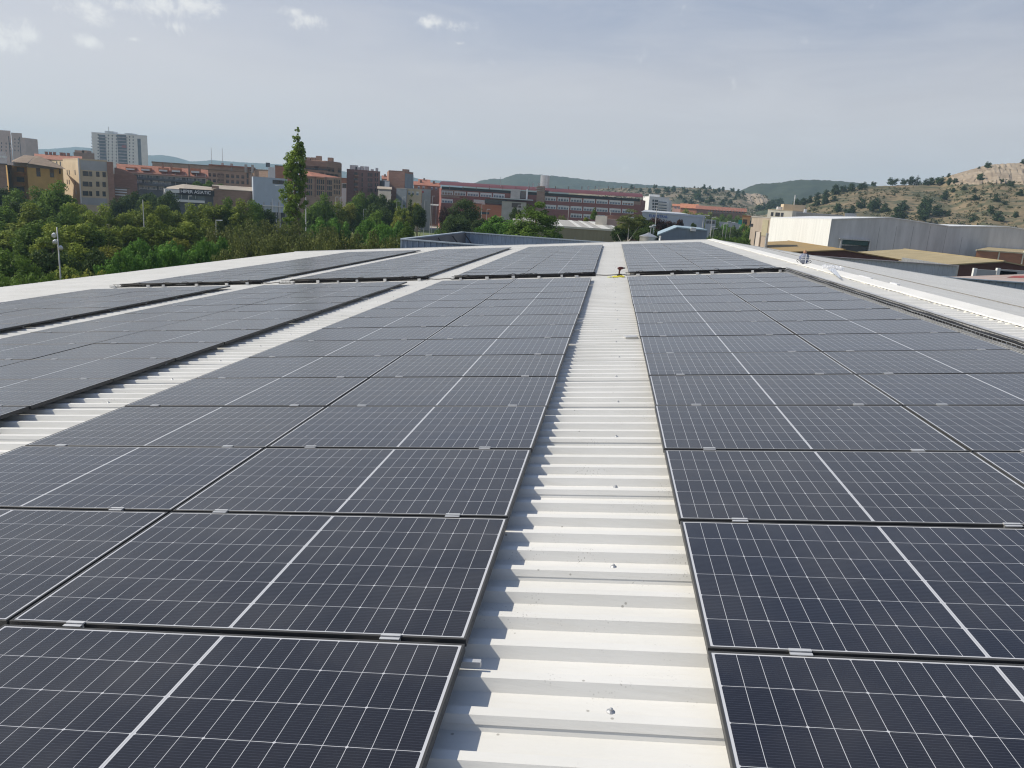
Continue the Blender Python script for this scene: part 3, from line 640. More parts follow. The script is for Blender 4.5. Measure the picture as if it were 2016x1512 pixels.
def lettering(s, text, P0, ang, size, m, name='lettering', ext=.05):
    c = bpy.data.curves.new('lettering', 'FONT'); c.body = text; c.size = size; c.extrude = ext; c.offset = .012 * size; c.materials.append(m)
    t = bpy.data.objects.new('lettering', c); col.objects.link(t); bpy.context.view_layer.update(); me = bpy.data.meshes.new_from_object(t.evaluated_get(bpy.context.evaluated_depsgraph_get()))
    bpy.data.objects.remove(t); me.materials.clear(); me.materials.append(m)
    o = bpy.data.objects.new(name, me); col.objects.link(o); o.parent = s.o; o.location = tuple(np.array(P0) - s.org); o.rotation_euler = (math.pi / 2, 0, ang); return o
def brick(name, c, sc=.6, v=.14): return mat(name, c, .9, v, sc, stretch=(1, 1, 3), detail=8)
tile_red = mat('red_roof_tiles', (.30, .12, .075), .85, .2, .8, bump=.3); tile_brown = mat('brown_roof_tiles', (.20, .145, .10), .85, .2, .8, bump=.3); tile_orange = mat('orange_roof_tiles', (.42, .17, .09), .85, .2, .8, bump=.3)
yellowp = mat('yellow_ochre_render', (.52, .33, .11), .9, .1, .3); creamp = mat('cream_render', (.58, .47, .32), .9, .1, .25); greyr = mat('grey_render', (.40, .40, .40), .9, .1, .25)
brk_red = brick('red_brown_brick', (.31, .175, .13)); brk_dk = brick('dark_brown_brick', (.28, .185, .14)); brk_tan = brick('tan_brown_brick', (.37, .255, .185)); brk_or = brick('orange_brick', (.36, .165, .09)); brk_mar = brick('maroon_brick', (.225, .13, .115))
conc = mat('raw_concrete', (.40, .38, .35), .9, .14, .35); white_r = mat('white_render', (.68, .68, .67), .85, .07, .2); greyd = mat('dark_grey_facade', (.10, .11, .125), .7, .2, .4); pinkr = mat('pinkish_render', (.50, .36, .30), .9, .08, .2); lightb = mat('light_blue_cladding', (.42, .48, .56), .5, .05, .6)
plaster_w = mat('whitewashed_wall', (.74, .74, .72), .8, .05, .3)

# far left: pinkish tower cut by the frame
b = Bld('apartment_tower', 'pinkish apartment tower standing at the left edge of the photo', [(-60, 700), (24, 700)], 300, (6, 257, 700), 24, pinkr); b.flat(pinkr, 0, .2)
b.win(0, (3, 12, 20), [282, 289, 296], 1.0, 1.8, WS); b.box('stair_shaft', 0, 18.2, 268, 20.2, 320, .03, .1, bfr)
b2 = Bld('apartment_tower', 'pinkish stepped tower wing right beside the tower at the left edge', [(25, 694), (46, 694)], 300, (40, 262.5, 694), 22, pinkr); b2.box('stepped_end', 0, 46, 271, 52, 330, 0, 16, pinkr); b2.flat(pinkr, 0, .2)
b2.win(0, (29.5, 36), [274, 281, 288, 296], 1.0, 1.6, WS); b2.box('stair_shaft', 0, 39.8, 270, 41.2, 320, .03, .1, bfr)
# white balcony tower
b = Bld('apartment_tower', 'tall white apartment tower with dark balcony bays', [(182.5, 750), (291, 756)], 300, (200, 262, 750), 16, mat('warm_white_render', (.78, .71, .63), .85, .07, .2)); b.flat(white_r, .1, .5)
b.lump('lift_house', 219, 260, 756, 9, 8, 2.4, white_r); b.lump('lift_house', 258, 262, 758, 9, 8, 1.6, white_r); b.lump('antenna', 214, 255, 756, .4, .4, 7, GALV)
fl = [265.5 + 6.15 * k for k in range(14)]
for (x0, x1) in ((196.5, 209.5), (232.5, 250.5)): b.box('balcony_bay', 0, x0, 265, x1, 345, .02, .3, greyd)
for k, y in enumerate(fl):
    for (x0, x1) in ((196.5, 209.5), (232.5, 250.5)): b.box('balcony', 0, x0, y + 3.4, x1, y + 5.6, .9, .0, mat('balcony_front', (.36, .30, .31), .8, .3, .3))
    b.box('side_balcony', 0, 180.0, y + 3.2, 183, y + 5.4, .6, 2, white_r)
b.win(0, (193.3, 213.5, 221, 229, 255, 262), fl[:12], 1.1, 1.4, WD); b.box('window_strip', 0, 272, 273, 278.5, 345, .04, .1, greyd)
b.box('red_awning', 0, 241, 286, 249, 291, 1.0, 0, mat('red_awning', (.35, .10, .10), .8, .2, 1))
# small brown roof-top behind
b = Bld('apartment_block', 'small brown flat-topped block between the yellow house and the white tower', [(145.5, 420), (186, 420)], 310, (150, 301, 420), 14, brk_dk); b.flat(brk_dk, .1, .3); b.lump('roof_shed', 161, 300, 424, 6, 4, 1.6, brk_tan); b.lump('roof_shed', 171, 300, 424, 3, 4, 1.8, brk_tan)
b = Bld('terraced_houses', 'row of low red roofs seen behind the yellow house', [(70, 330), (160, 330)], 315, (100, 314, 330), 16, brk_tan); b.gable(tile_red, 2.2, .5, brk_tan)
for x in (92, 100, 108, 121, 127, 135): b.lump('chimney', x, 311, 336, .9, .9, 3.6, brk_red)
# yellow house with hipped roof
ye = Bld('yellow_house', 'yellow ochre house with hipped brown roof and orange balconies', [(13, 228), (23.5, 221), (24, 226), (54, 226), (54.2, 219.5), (113, 223), (124.5, 220.5)], 345, (90, 329, 222), 18, yellowp)
ye.part('roof', MB().face([at(26, 319, 218.5), at(54, 320.5, 218), at(70, 307.3, 229), at(48, 305, 232)]).face([at(54, 321.5, 218), at(130, 333, 220), at(78, 307.5, 229), at(70, 307.3, 229)]).face([at(130, 333, 220), at(112, 322, 242), at(78, 307.5, 229)]).face([at(22, 317, 236), at(26, 319, 218.5), at(48, 305, 232)]), tile_brown, raw=True)
ye.box('fascia', 2, 28.5, 319.5, 54, 327, .5, .3, plaster_w); ye.box('eave_band', 4, 54.5, 322, 113, 329.5, .35, .2, mat('brown_grey_eave', (.20, .17, .155), .9, .1, .5))
for y in (338.5, 358.5): ye.box('balcony', 2, 32.5, y, 50, y + 7, 1.2, 0, mat('orange_render', (.55, .30, .10), .9, .08, .4))
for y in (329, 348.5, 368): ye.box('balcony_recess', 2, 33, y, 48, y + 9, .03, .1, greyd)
ye.win(4, (75.5, 102), [339], 1.1, 2.6, WBr); ye.win(0, (18,), [336, 352], 1.0, 1.6, WD); ye.win(5, (118,), [337], 1.2, 1.6, WBr)
# dark house at the very left
b = Bld('brick_house', 'dark brick house with slate roof at the left edge of the photo', [(-70, 212), (12.5, 214)], 340, (5, 322, 214), 16, brk_dk); b.gable(mat('slate_roof', (.06, .065, .08), .7, .2, .6), 3.4, .5, brk_dk); b.box('fascia', 0, -20, 305.5, 14, 309, .5, 0, plaster_w)
# cream block with blind grey flank
cr = Bld('apartment_block', 'cream four-storey block with grey upper wall and small windows', [(126, 245), (157, 229), (211.5, 233)], 345, (158, 313.5, 229), 15, creamp); cr.flat(creamp, .12, .25)
cr.box('grey_wall_patch', 1, 158.3, 315, 211.3, 334, .04, .05, greyr); cr.box('corner_pier', 1, 156.0, 311, 158.4, 400, .15, .6, plaster_w); cr.box('plinth', 1, 158, 388, 211, 402, .05, .1, greyr)
cr.win(1, (165.8, 171.3, 178.5), [341.5, 362, 380.5], .85, 1.5, WD); cr.win(1, (192.5, 205), [343, 362.5, 381], .95, 1.6, WD); cr.win(0, (132.5, 136.5, 148), [339, 358], .9, 1.5, WD); cr.win(0, (150,), [378], 1, 1.4, WW)
b = Bld('apartment_block', 'cream and brown stepped block behind the yellow house roof', [(104, 258), (126, 252)], 340, (118, 316, 254), 10, creamp); b.flat(tile_brown, .2, .2); b.win(0, (112, 119), [322, 341], 1, 1.5, WD)
b = Bld('brick_pier_house', 'narrow red brown brick wall beside the cream block', [(211.9, 232.5), (224.3, 234)], 350, (213, 319, 232.6), 12, brk_red); b.flat(brk_red, .05, .1)
g1 = Bld('brown_gable_house', 'windowless brown gable wall with sloping top', [(224.8, 248), (270, 252)], 360, (245, 344, 250), 3, brk_red)
g1.part('sloping_wall', MB().face([at(225, 346, 247.9), at(270, 347, 251.9), at(268, 346, 251.9), at(246, 334.5, 249.9), at(229, 330.5, 248.2), at(225, 330, 247.9)]).face([at(225, 330, 251), at(229, 330.5, 251), at(246, 334.5, 253), at(268, 346, 255), at(270, 347, 255), at(225, 346, 251)]), brk_red, raw=True)
b = Bld('low_shed', 'low shed with white striped awnings beside the red brown wall', [(226, 236), (256, 238)], 380, (228, 370, 236), 6, brk_dk); b.flat(tile_brown, .3, .2)
for y in (371.5, 376.5, 382): b.box('awning', 0, 227, y, 250, y + 2.2, .6, 0, white_r)
# long terrace with red roof and balconies
te = Bld('terraced_flats', 'long terrace of flats with red tiled roof and glassy balconies', [(236, 262), (405, 274)], 350, (270, 339.5, 264), 13, greyd); te.gable(tile_red, 2.6, .9, brk_red)
te.box('eave_band', 0, 236, 337, 405, 341.5, .7, 0, mat('beige_eave', (.42, .35, .31), .85, .08, .5))
for y, xs in ((345, (282, 300, 321, 335, 352, 376, 392)), (357, (274, 290, 306, 318, 331)), (367, (279, 291, 303, 318))): te.win(0, xs, [y + (xs[0] - 270) * .03], 1.9, 1.7, WP)
for y in (348.5, 359.5): te.box('balcony', 0, 270, y, 404, y + 4.6, 1.0, 0, mat('smoked_balcony_glass', (.07, .08, .10), .25, .2, .4))
for x in (273, 289, 313, 328, 345, 366, 387, 404): te.box('pier', 0, x, 342, x + 1.4, 374, .5, 0, conc)
for x in (246, 276, 311, 336, 374): te.box('dormer', 0, x, 328.5 + (x - 246) * .022 - .5, x + 20, 334 + (x - 246) * .045, -1.2, 3.4, tile_orange); te.box('dormer_parapet', 0, x + 2, 331 + (x - 246) * .04, x + 18, 334 + (x - 246) * .045, -.9, .1, plaster_w)
for x in (320, 337, 372): te.lump('chimney', x, 318, 271, .5, .5, 4.2, brk_dk)
b = Bld('apartment_block', 'long brown block whose flat roof shows behind the red terrace roof', [(300, 330), (420, 338)], 330, (330, 321.5, 332), 14, brk_tan); b.flat(tile_brown, .3, .4)
# the sign-fronted shop
sh = Bld('supermarket', 'shop with dark sign band, white fascia and grey glass front', [(322, 196), (336, 190), (420, 197)], 388, (360, 373.2, 193), 26, greyd)
sh.part('roof', MB().face([at(362, 374.2, 192.6), at(421, 381, 196.6), at(432, 370, 214), at(361, 362.3, 212)]).face([at(321, 374, 196), at(362, 374.4, 192.6), at(361, 362.3, 212), at(330, 368, 215)]), mat('tan_sheet_roof', (.36, .31, .25), .8, .12, .3), raw=True)
sh.box('fascia', 1, 323.5, 372, 352.8, 378.3, .45, 0, plaster_w); sh.box('sign_band', 1, 353, 370.5, 421, 383, .5, 0, mat('navy_sign_panel', (.012, .013, .022), .5, .2, 1))
sh.box('shop_glass', 1, 336.5, 380.5, 404, 391, .1, 0, mat('grey_green_glass', (.13, .16, .17), .15, .25, .3)); sh.box('white_band', 1, 338, 391.5, 402, 396.5, .6, 0, plaster_w)
for x in (345, 357, 371, 384): sh.box('shop_mullion', 1, x, 380.5, x + .8, 391, .16, 0, GALV)
P0 = sh.face(1, 354.6, 379.2); e, n, r = sh.frame(1); P0[:2] += n * .56
lettering(sh, 'HIPER ASIATIC', P0, r, 1.18, mat('white_sign_letters', (.8, .8, .82), .5, .03, 2))
b = Bld('brick_workshop', 'low brown workshop with flat gable right of the shop sign', [(420.5, 197), (497, 205)], 388, (425, 372.5, 197), 16, brk_dk); b.gable(mat('tan_sheet_roof', (0, 0, 0)), 1.0, .3, brk_dk); b.lump('chimney', 424, 372, 198, 1.4, 1.2, .9, brk_dk)
b = Bld('tiled_shed', 'shed with bright orange tiled roof left of the light blue box building', [(446, 222), (500, 220)], 380, (470, 384, 221), 14, greyd); b.gable(tile_orange, 2.4, .4, brk_dk)
# brick flats
fl1 = Bld('brick_flats', 'brown brick flats with rows of small windows above the shop roof', [(407.5, 300), (494, 306)], 350, (410, 334, 300), 14, brk_tan); fl1.flat(tile_brown, .5, .25)
fl1.box('attic', 0, 411, 324, 492, 333, -1.5, 9, brk_tan); fl1.box('attic_roof', 0, 410, 322.8, 499, 325.5, -.8, 9.5, tile_red)
fl1.win(0, (412.5, 422, 431, 438, 448, 458, 468, 478), [344, 355, 366], 1.15, 1.35, WBr); fl1.box('stair_shaft', 0, 429.5, 340, 440.5, 370, .04, .1, brk_dk)
for x in (438, 456, 484, 497): fl1.lump('chimney', x, 324, 305, .8, .8, 3.1, conc)
for x in (416.5, 438): fl1.lump('antenna', x, 320, 306, .12, .12, 9, GALV)
fl1.win(0, (487.5,), [346, 358], .8, 2.2, WS)
b = Bld('brick_flats', 'windowless brown brick flank beside the white chimney wall', [(494.5, 306), (528, 303)], 350, (500, 334, 306), 10, brk_tan); b.flat(tile_brown, .2, .2); b.win(0, (492.8, 493.6), [341], .8, 1.4, WW)
b = Bld('chimney_wall', 'white rendered chimney wall between brown and orange brick flanks', [(528.3, 292), (541.5, 293)], 345, (530, 328.5, 292), 5, white_r); b.lump('chimney_cap', 527.5, 328, 294, 1.2, 1.2, 1.6, greyd)
b = Bld('brick_flats', 'orange brick flank just left of the tall poplar', [(541.8, 293), (575, 296)], 345, (550, 327, 294), 10, brk_or); b.flat(tile_brown, .3, .25)
# light-blue box building
lb = Bld('box_building', 'light blue windowless box building raised on a dark ground floor', [(496.3, 207), (498.6, 199), (566, 205)], 375, (500, 348.8, 199), 22, lightb, zb=5.6); lb.flat(lightb, .03, .2)
lb.box('glazed_floor', 1, 501, 399, 566, 409, -.6, 8, dglass); lb.box('slab_edge', 1, 500, 402.5, 566, 404.5, .4, 1, white_r); lb.win(1, (542.5, 553), [358], 1.6, 1.0, WS)
lb.part('base', MB().prism([p - lb.org[:2] for p in [lb.pts[1] + lb.nrm * 2, lb.pts[2] + lb.nrm * 2, lb.back[0], lb.back[1]]], 0, 5.5), greyd)
for x in (504, 519, 533, 548, 562): lb.box('column', 1, x, 397.5, x + 1.5, 440, .1, .3, conc)
# big brown brick building behind the poplar
bb = Bld('brick_flats', 'large dark brick flats with stepped top and chimneys right of the poplar', [(596, 254), (643, 256), (672.5, 264)], 350, (640, 318.5, 258), 16, brk_dk)
bb.part('gable_top', MB().face([at(600, 321.5, 261.4), at(643, 321.5, 255.9), at(653, 318.0, 259), at(640, 316.5, 256.4), at(600, 316, 261.4)]), brk_dk, raw=True)
bb.part('top_storey', MB().prism([p - bb.org[:2] for p in [at(600, 320, 263)[:2], at(645, 320, 257)[:2], at(671, 320, 265)[:2], at(660, 320, 276)[:2], at(610, 320, 276)[:2]]], bb.zt - 1, at(640, 316.5, 258)[2]), brk_dk)
for x, h in ((607, 1.4), (618, 1.5), (628, 2.6), (651, 2.0)): bb.lump('chimney', x, 316, 262, 1.7, 1.3, h * .55 + .3, brk_tan, z=at(640, 317, 258)[2])
bb.win(0, (614, 632), [330.5], 4.5, 1.2, WBr); bb.win(1, (648, 655, 668), [333.5], 1.6, 1.4, WBr); bb.win(0, (633,), [343], 1.5, 1.2, WBr); bb.win(1, (645, 653, 662), [344], 2.2, .9, WS)
bf = Bld('brick_flats', 'lower brick wing with tiled roof and triple windows in front of the dark flats', [(588, 238), (618, 240), (656, 243), (672, 247)], 365, (640, 348.5, 242), 10, brk_tan)
bf.part('roof', MB().face([at(588, 347, 237.5), at(618, 348.5, 239.5), at(640, 350, 241), at(606, 337, 252), at(590, 337.5, 254)]).face([at(618, 348.5, 239.4), at(672, 349.5, 247), at(660, 347.5, 250), at(606, 337, 252)]), tile_red, raw=True)
bf.win(0, (592, 596, 605.5, 609, 613), [355, 367, 379], .42, 1.4, WS); bf.win(1, (625, 629, 633, 637, 645.5, 649, 652), [357.5, 369, 380], .42, 1.4, WS); bf.win(2, (658, 661.5, 665, 668.5), [357, 367.5, 378.5], .42, 1.3, WS)
for x in (600, 619.5, 640.5): bf.box('shaft', 1 if x > 618 else 0, x, 348, x + 2.2, 388, .06, .1, brk_mar)
# brick block right
bk = Bld('brick_flats', 'maroon brick apartment block with balconies and roof vents', [(682.5, 280), (697, 281), (748, 287)], 355, (684, 333.5, 280), 15, brk_mar); bk.flat(brk_mar, .05, .2)
for x, w, h in ((697, 3.6, 3.2), (706, 2.6, 2.0), (713, 1.4, 2.8), (722, 1.8, 2.8), (733, 1, 1.2), (742, .8, 2.2)): bk.lump('vent', x, 332, 290, w * .8, 1.4, h * .55 + .3, GALV)
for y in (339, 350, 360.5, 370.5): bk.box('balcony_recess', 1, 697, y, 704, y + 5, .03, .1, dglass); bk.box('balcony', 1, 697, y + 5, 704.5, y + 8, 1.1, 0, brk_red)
for xs in ((713,), (725, 728.5, 732), (739, 743)): bk.win(1, xs, [344, 354, 364, 374], .45, 1.3, WS)
bk2 = Bld('low_house', 'small white house between two brick blocks', [(672.8, 300), (682, 300)], 365, (675, 361, 300), 6, white_r); bk2.win(0, (678,), [366], 1.6, 1.6, WS); bk2.flat(white_r, .1, .1)
b = Bld('brick_house', 'low red brick house behind the small white house', [(668, 318), (690, 318)], 355, (675, 351, 318), 8, brk_or); b.flat(tile_red, .2, .2)
# grey / brown tower-like block
tb = Bld('brick_block', 'tall plain brown and grey block left of the long maroon-roofed building', [(761.8, 320), (765, 301), (796.5, 300), (813, 309)], 360, (764, 336.8, 305), 12, brk_red); tb.flat(brk_dk, .05, .2)
tb.box('grey_wall', 2, 796.8, 341, 813, 392, .1, .1, mat('blue_grey_render', (.22, .25, .28), .85, .1, .3)); tb.lump('roof_hut', 799, 338, 306, 2.4, 2, 1.1, brk_dk)
b = Bld('low_house', 'small grey and white house beside the tall plain block', [(747, 290), (757, 288), (767, 290)], 365, (750, 355.5, 289), 9, mat('blue_grey_render', (0, 0, 0))); b.box('white_front', 1, 757.3, 357, 766.5, 371, .05, .1, plaster_w); b.flat(conc, .05, .1)
b = Bld('low_shed', 'long tan shed below the small grey and white house', [(744, 276), (770, 274)], 375, (750, 372, 275), 10, conc); b.gable(mat('tan_sheet_roof', (0, 0, 0)), .8, .3, conc)
b = Bld('low_house', 'blue grey flat-fronted house in front of the tall plain block', [(780.5, 282), (800.5, 281)], 380, (785, 371, 282), 9, mat('blue_grey_render', (0, 0, 0))); b.flat(conc, .05, .15)
b = Bld('low_house', 'beige low house with white windows behind the cypress', [(801.5, 284), (830, 284)], 380, (810, 371.5, 284), 9, creamp); b.flat(conc, .05, .15); b.win(0, (806, 813, 822), [380], .9, 1.4, WW)
b = Bld('low_house', 'narrow grey house with a red sign left of the maroon-roofed building', [(830.5, 296), (848, 296)], 385, (833, 372, 296), 9, greyr); b.box('red_sign', 0, 831.5, 376, 834, 379.5, .2, 0, mat('red_sign', (.5, .05, .05), .5, .1, 2)); b.flat(brk_red, .05, .15)
for i, (x0, x1, yt, Y, m_) in enumerate(((815, 842, 364, 350, brk_or), (842, 866, 366, 360, brk_red), (824, 846, 358.5, 420, brk_mar), (752, 764, 352, 380, brk_red))):
    b = Bld('red_roofed_house', 'distant red roofed house %s' % ('low behind the beige house', 'beside the end of the maroon-roofed building', 'on the skyline left of the maroon-roofed building', 'behind the small grey and white house')[i], [(x0, Y), (x1, Y)], 365, (x0, yt, Y), 9, m_); b.gable(tile_red, 1.6, .3, m_)
    b.win(0, (x0 + (x1 - x0) * .35, x0 + (x1 - x0) * .7), [yt + 5], 1, 1.3, WW); b.lump('chimney', (x0 + x1) / 2, yt, Y + 3, .8, .8, 2.4, brk_dk)
# long maroon-roofed building
ho = Bld('hospital', 'long red brick building with curved maroon roof and bands of white windows', [(864, 352), (868.5, 332), (1262, 339), (1270.5, 352)], 400, (900, 371, 333), 17, brick('hospital_red_brick', (.23, .085, .07), .3, .1))
mr = mat('maroon_metal_roof', (.125, .04, .045), .6, .08, .2, spec=.2)
g = MB(); e, n, r = ho.frame(1); A, B_ = ho.pts[1] - e * 1.2 - ho.org[:2], ho.pts[2] + e * .6 - ho.org[:2]; zr = at(900, 357.5, 333)[2]; z0 = at(900, 366, 333)[2]; prof = []
for k in range(9):
    t = k / 8; prof.append((-1.3 + 11 * t, z0 + (zr - z0) * math.sin(t * math.pi / 2) ** .8))
for (t, z) in prof + [(18.5, z0 + .5)]:
    g.v += [(*(A - n * t), z), (*(B_ - n * t), z)]
for k in range(len(prof)): g.f.append((2 * k, 2 * k + 1, 2 * k + 3, 2 * k + 2)); g.m.append(0)
g.f.append((0, 18, 19, 1)); g.m.append(0)
ho.part('roof', g, mr, smooth=False)
ho.box('dark_gallery', 1, 870, 367, 1262, 372.5, .05, .1, mat('black_gallery', (.012, .012, .014), .6, .2, .5))
for x in range(885, 1262, 26): ho.box('gallery_post', 1, x, 366.5, x + 1.2, 373, .2, 0, brk_mar)
xs_all = [880.5 + 25.4 * k for k in range(15)]
def row(y, xs):
    for x in xs:
        ho.win(1, (x,), [y + (x - 880) * .0575], 5.0, 1.75, WP)
row(379.5, [x for x in xs_all if not (985 < x < 1060)] ); row(395.5, [x for x in xs_all if (870 < x < 890) or x > 1062]); row(410, [x for x in xs_all if x > 1120])
ho.box('dark_corner', 1, 868.6, 371.5, 905, 388, .04, .05, brk_dk); ho.box('dark_corner', 1, 1226, 391, 1262, 401, .04, .05, brk_dk)
ho.box('stair_tower', 1, 1055.5, 366, 1071, 440, 2.2, 0, brk_dk)
for y in (367.5, 371, 374.8): ho.box('louvre', 1, 1055, y, 1072, y + 1.1, 2.5, 0, conc)
ho.box('white_block', 1, 1006, 372, 1024.5, 390.5, 2.4, 0, conc); ho.box('lift_shaft', 1, 1025, 376, 1036, 390, 1.2, 0, mat('brown_grey_panel', (.16, .13, .12), .8, .1, .5)); ho.box('white_post', 1, 1036, 372, 1039, 394, 1.6, 0, plaster_w)
ho.box('grey_block', 1, 990, 396, 1036, 432, 9, 0, conc); ho.box('block_window', 1, 1009.5, 399.5, 1027.5, 408, 9.1, -8.9, bfr)
ho.box('canopy', 1, 968, 388.5, 1050, 390.5, 10.5, 0, GALV); ho.box('low_wing', 1, 922, 400.5, 990, 432, 8, 0, brick('sunlit_look_orange_brick', (.45, .15, .07), .3, .1)); ho.box('wing_window', 1, 948, 416.5, 966, 421, 8.1, -7.9, WB.materials[1]); ho.box('terrace_screen', 1, 957, 391.5, 1000, 400.5, 6.5, -5.5, dglass); ho.box('duct', 1, 935, 393, 957, 400, 6, -3, GALV)  # low wing: its sunlit look is put into a brighter orange brick colour
Pst = at(1072, 366, 343) - ho.org; g = MB(); g.lathe([(2.0, -2), (2.0, 5.4), (1.8, 5.5), (1.8, 4.5)], (Pst[0], Pst[1], Pst[2] - 1), 20); ho.part('chimney', g, mat('steel_flue', (.55, .55, .56), .3, .1, 1, metal=.7), smooth=False)
for x in (1049, 1060, 1158, 1179): ho.lump('roof_vent', x, 370, 344, .5, .5, 1.7, GALV, z=zr)
for x in (985, 1040.5, 1271): ho.lump('antenna', x, 366, 336, .15, .15, 5, GALV, z=z0)
# parking canopy, white tanks
b = Bld('car_park_canopy', 'white tent canopy over the car park left of the maroon-roofed building', [(827, 330), (862, 326)], 405, (830, 402.5, 330), 10, white_r, zb=9.4); b.flat(white_r, .6, .5)
for x in (829, 838, 847, 858): b.box('post', 0, x, 404, x + .7, 441, .1, .1, GALV)
# white flats, grey warehouse and red-roofed terrace in the middle distance
wf = Bld('white_flats', 'white apartment block with long balconies below the scrubby hill', [(1265.5, 470), (1277.5, 456), (1317, 462)], 400, (1280, 387.5, 457), 16, plaster_w); wf.flat(white_r, .1, .3)
wf.lump('lift_house', 1288, 386, 464, 6, 5, 1.6, plaster_w); wf.win(1, (1286, 1290.5, 1294), [395, 401, 407, 413], 1.1, 1.2, WD)
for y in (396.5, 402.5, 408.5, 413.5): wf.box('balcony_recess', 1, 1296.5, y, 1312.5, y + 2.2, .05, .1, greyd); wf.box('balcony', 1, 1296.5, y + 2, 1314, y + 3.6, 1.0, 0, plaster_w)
wf.part('annex', MB().prism([p[:2] - wf.org[:2] for p in (at(1300, 400, 466), at(1322, 400, 470), at(1322, 400, 482), at(1300, 400, 482))], 0, at(1310, 394, 468)[2]), white_r)
bluegrey = mat('blue_grey_sheet', (.33, .37, .44), .5, .06, .4)
ew = Bld('grey_warehouse', 'long blue grey warehouse with faded blue lettering', [(1263.5, 300), (1388, 306)], 430, (1270, 416.5, 300), 24, bluegrey)
ew.part('roof', MB().face([at(1262, 416.7, 299.6), at(1390, 429.5, 305.6), at(1390, 428, 330), at(1340, 418.5, 330), at(1270, 413, 330)]), mat('pale_grey_sheet', (.48, .50, .52), .5, .05, .4), raw=True)
P0 = ew.face(0, 1277.2, 427.2); e, n, r = ew.frame(0); P0[:2] += n * .1
lettering(ew, 'ELAUSTRAL', P0, r, 1.45, mat('blue_sign_letters', (.03, .07, .30), .5, .1, 2))
b = Bld('grey_office', 'small blue grey office annex at the right end of the lettered warehouse', [(1388.5, 290), (1409, 292)], 440, (1392, 433, 290), 12, bluegrey); b.flat(bluegrey, .2, .2); b.win(0, (1393, 1399, 1405), [437.5], 1.0, 1.0, WS)
b = Bld('grey_shed', 'very long low grey shed behind the roadside hedge', [(1405, 330), (1478, 334)], 440, (1410, 437.5, 330), 14, bluegrey); b.flat(bluegrey, .2, .3)
rt = Bld('terraced_houses', 'long low terrace with red tiled roof at the foot of the scrubby hill', [(1372, 472), (1468, 478)], 412, (1380, 411.5, 472), 13, brk_red); rt.gable(tile_red, 1.9, .8, brk_red)
for x in range(1396, 1466, 6): rt.win(0, (x,), [414.2 + (x - 1396) * .05], 1.0, 1.5, WB)
rt.box('porch_roof', 0, 1396, 418, 1432, 421.5, 5, 0, tile_brown)
b = Bld('terraced_houses', 'short terrace with orange tiled roof behind the yellow green trees', [(1340, 490), (1374, 486)], 410, (1345, 408.8, 490), 12, brk_or); b.gable(tile_orange, 2.4, .5, brk_or)
b = Bld('terraced_houses', 'pale pink house beside the white flats', [(1324, 500), (1348, 498)], 410, (1328, 405.5, 500), 10, mat('pale_pink_render', (.60, .40, .34), .9, .08, .4)); b.gable(tile_orange, 1.2, .4, brk_or); b.win(0, (1330, 1337, 1343), [408.5], 1.2, 1.4, WW)
# olive sheet-clad hall behind the pyramid tree
ol = mat('olive_sheet_cladding', (.29, .26, .165), .6, .09, .5, stretch=(6, 6, .4))
oh = Bld('olive_hall', 'olive sheet-clad hall with grey translucent roof strips', [(1008, 112), (1207, 113.5)], 455, (1020, 441.6, 112), 24, ol, zb=3.2); zt = oh.zt
g = MB(); a, b_ = oh.pts[0] - oh.org[:2], oh.pts[1] - oh.org[:2]; c, d = oh.back[0] - oh.org[:2], oh.back[1] - oh.org[:2]
Q = lambda p, z: (p[0], p[1], z)
g.face([Q(a, zt + .02), Q(b_, zt + .02), Q(c, zt + .75), Q(d, zt + .75)]); oh.part('roof', g, mat('grey_fibre_cement', (.36, .35, .33), .85, .14, .7))
g = MB(); g.prism([a + (0, -.12), b_ + (.1, -.12), b_ + (.1, .12), a + (0, .12)], zt - .12, zt + .16); oh.part('eave_trim', g, mat('cream_flashing', (.66, .63, .52), .6, .06, 1))
for x0, w_ in ((1093, .5), (1128, .7), (1152, .7), (1176, 3.2), (1196, 1.2)):
    P = at(x0 + 12, 443, 112.8)[:2] - oh.org[:2]; s0 = np.linalg.norm(P - a); ee = (b_ - a) / np.linalg.norm(b_ - a); nn = (d - a); g = MB()
    g.face([Q(a + ee * s0, zt + .05), Q(a + ee * (s0 + w_), zt + .05), Q(a + ee * (s0 + w_) + nn, zt + .80), Q(a + ee * s0 + nn, zt + .80)]); oh.part('roof_light', g, mat('translucent_roof_sheet', (.62, .61, .56), .5, .08, .8))
g = MB(); B0 = np.array(at(1207, 445, 113.5)); B1 = at(1219, 472, 112.5)
g.face([Q(b_, zt - .1), (B1[0] - oh.org[0], B1[1] - oh.org[1], 5.6), (B1[0] - oh.org[0] + 1.0, B1[1] - oh.org[1] + 9, 5.6), Q(b_ + nn * .5, zt)]); g.face([Q(b_, zt - .1), Q(b_, 5.4), (B1[0] - oh.org[0], B1[1] - oh.org[1], 5.4), (B1[0] - oh.org[0], B1[1] - oh.org[1], 5.6)]); oh.part('side_lean_to', g, ol)
g = MB().prism([a + nn * .05, b_ + nn * .05, c, d], 0, 3.3); oh.part('open_bay', g, greyd)
for x in (1014, 1075, 1130, 1185): oh.box('column', 0, x, 466, x + 1.6, 500, 0, .3, conc)
oh.lump('roof_tank', 1184, 430, 128, 1.9, 1.9, 1.4, mat('cream_tank', (.66, .60, .50), .6, .06, 1), z=zt + .5); oh.lump('roof_unit', 1211, 433, 130, 3.4, 2, 1.0, pinkr, z=zt + .5); oh.lump('roof_unit', 1206, 431, 134, 2.6, 2, 1.6, brk_red, z=zt + .5)
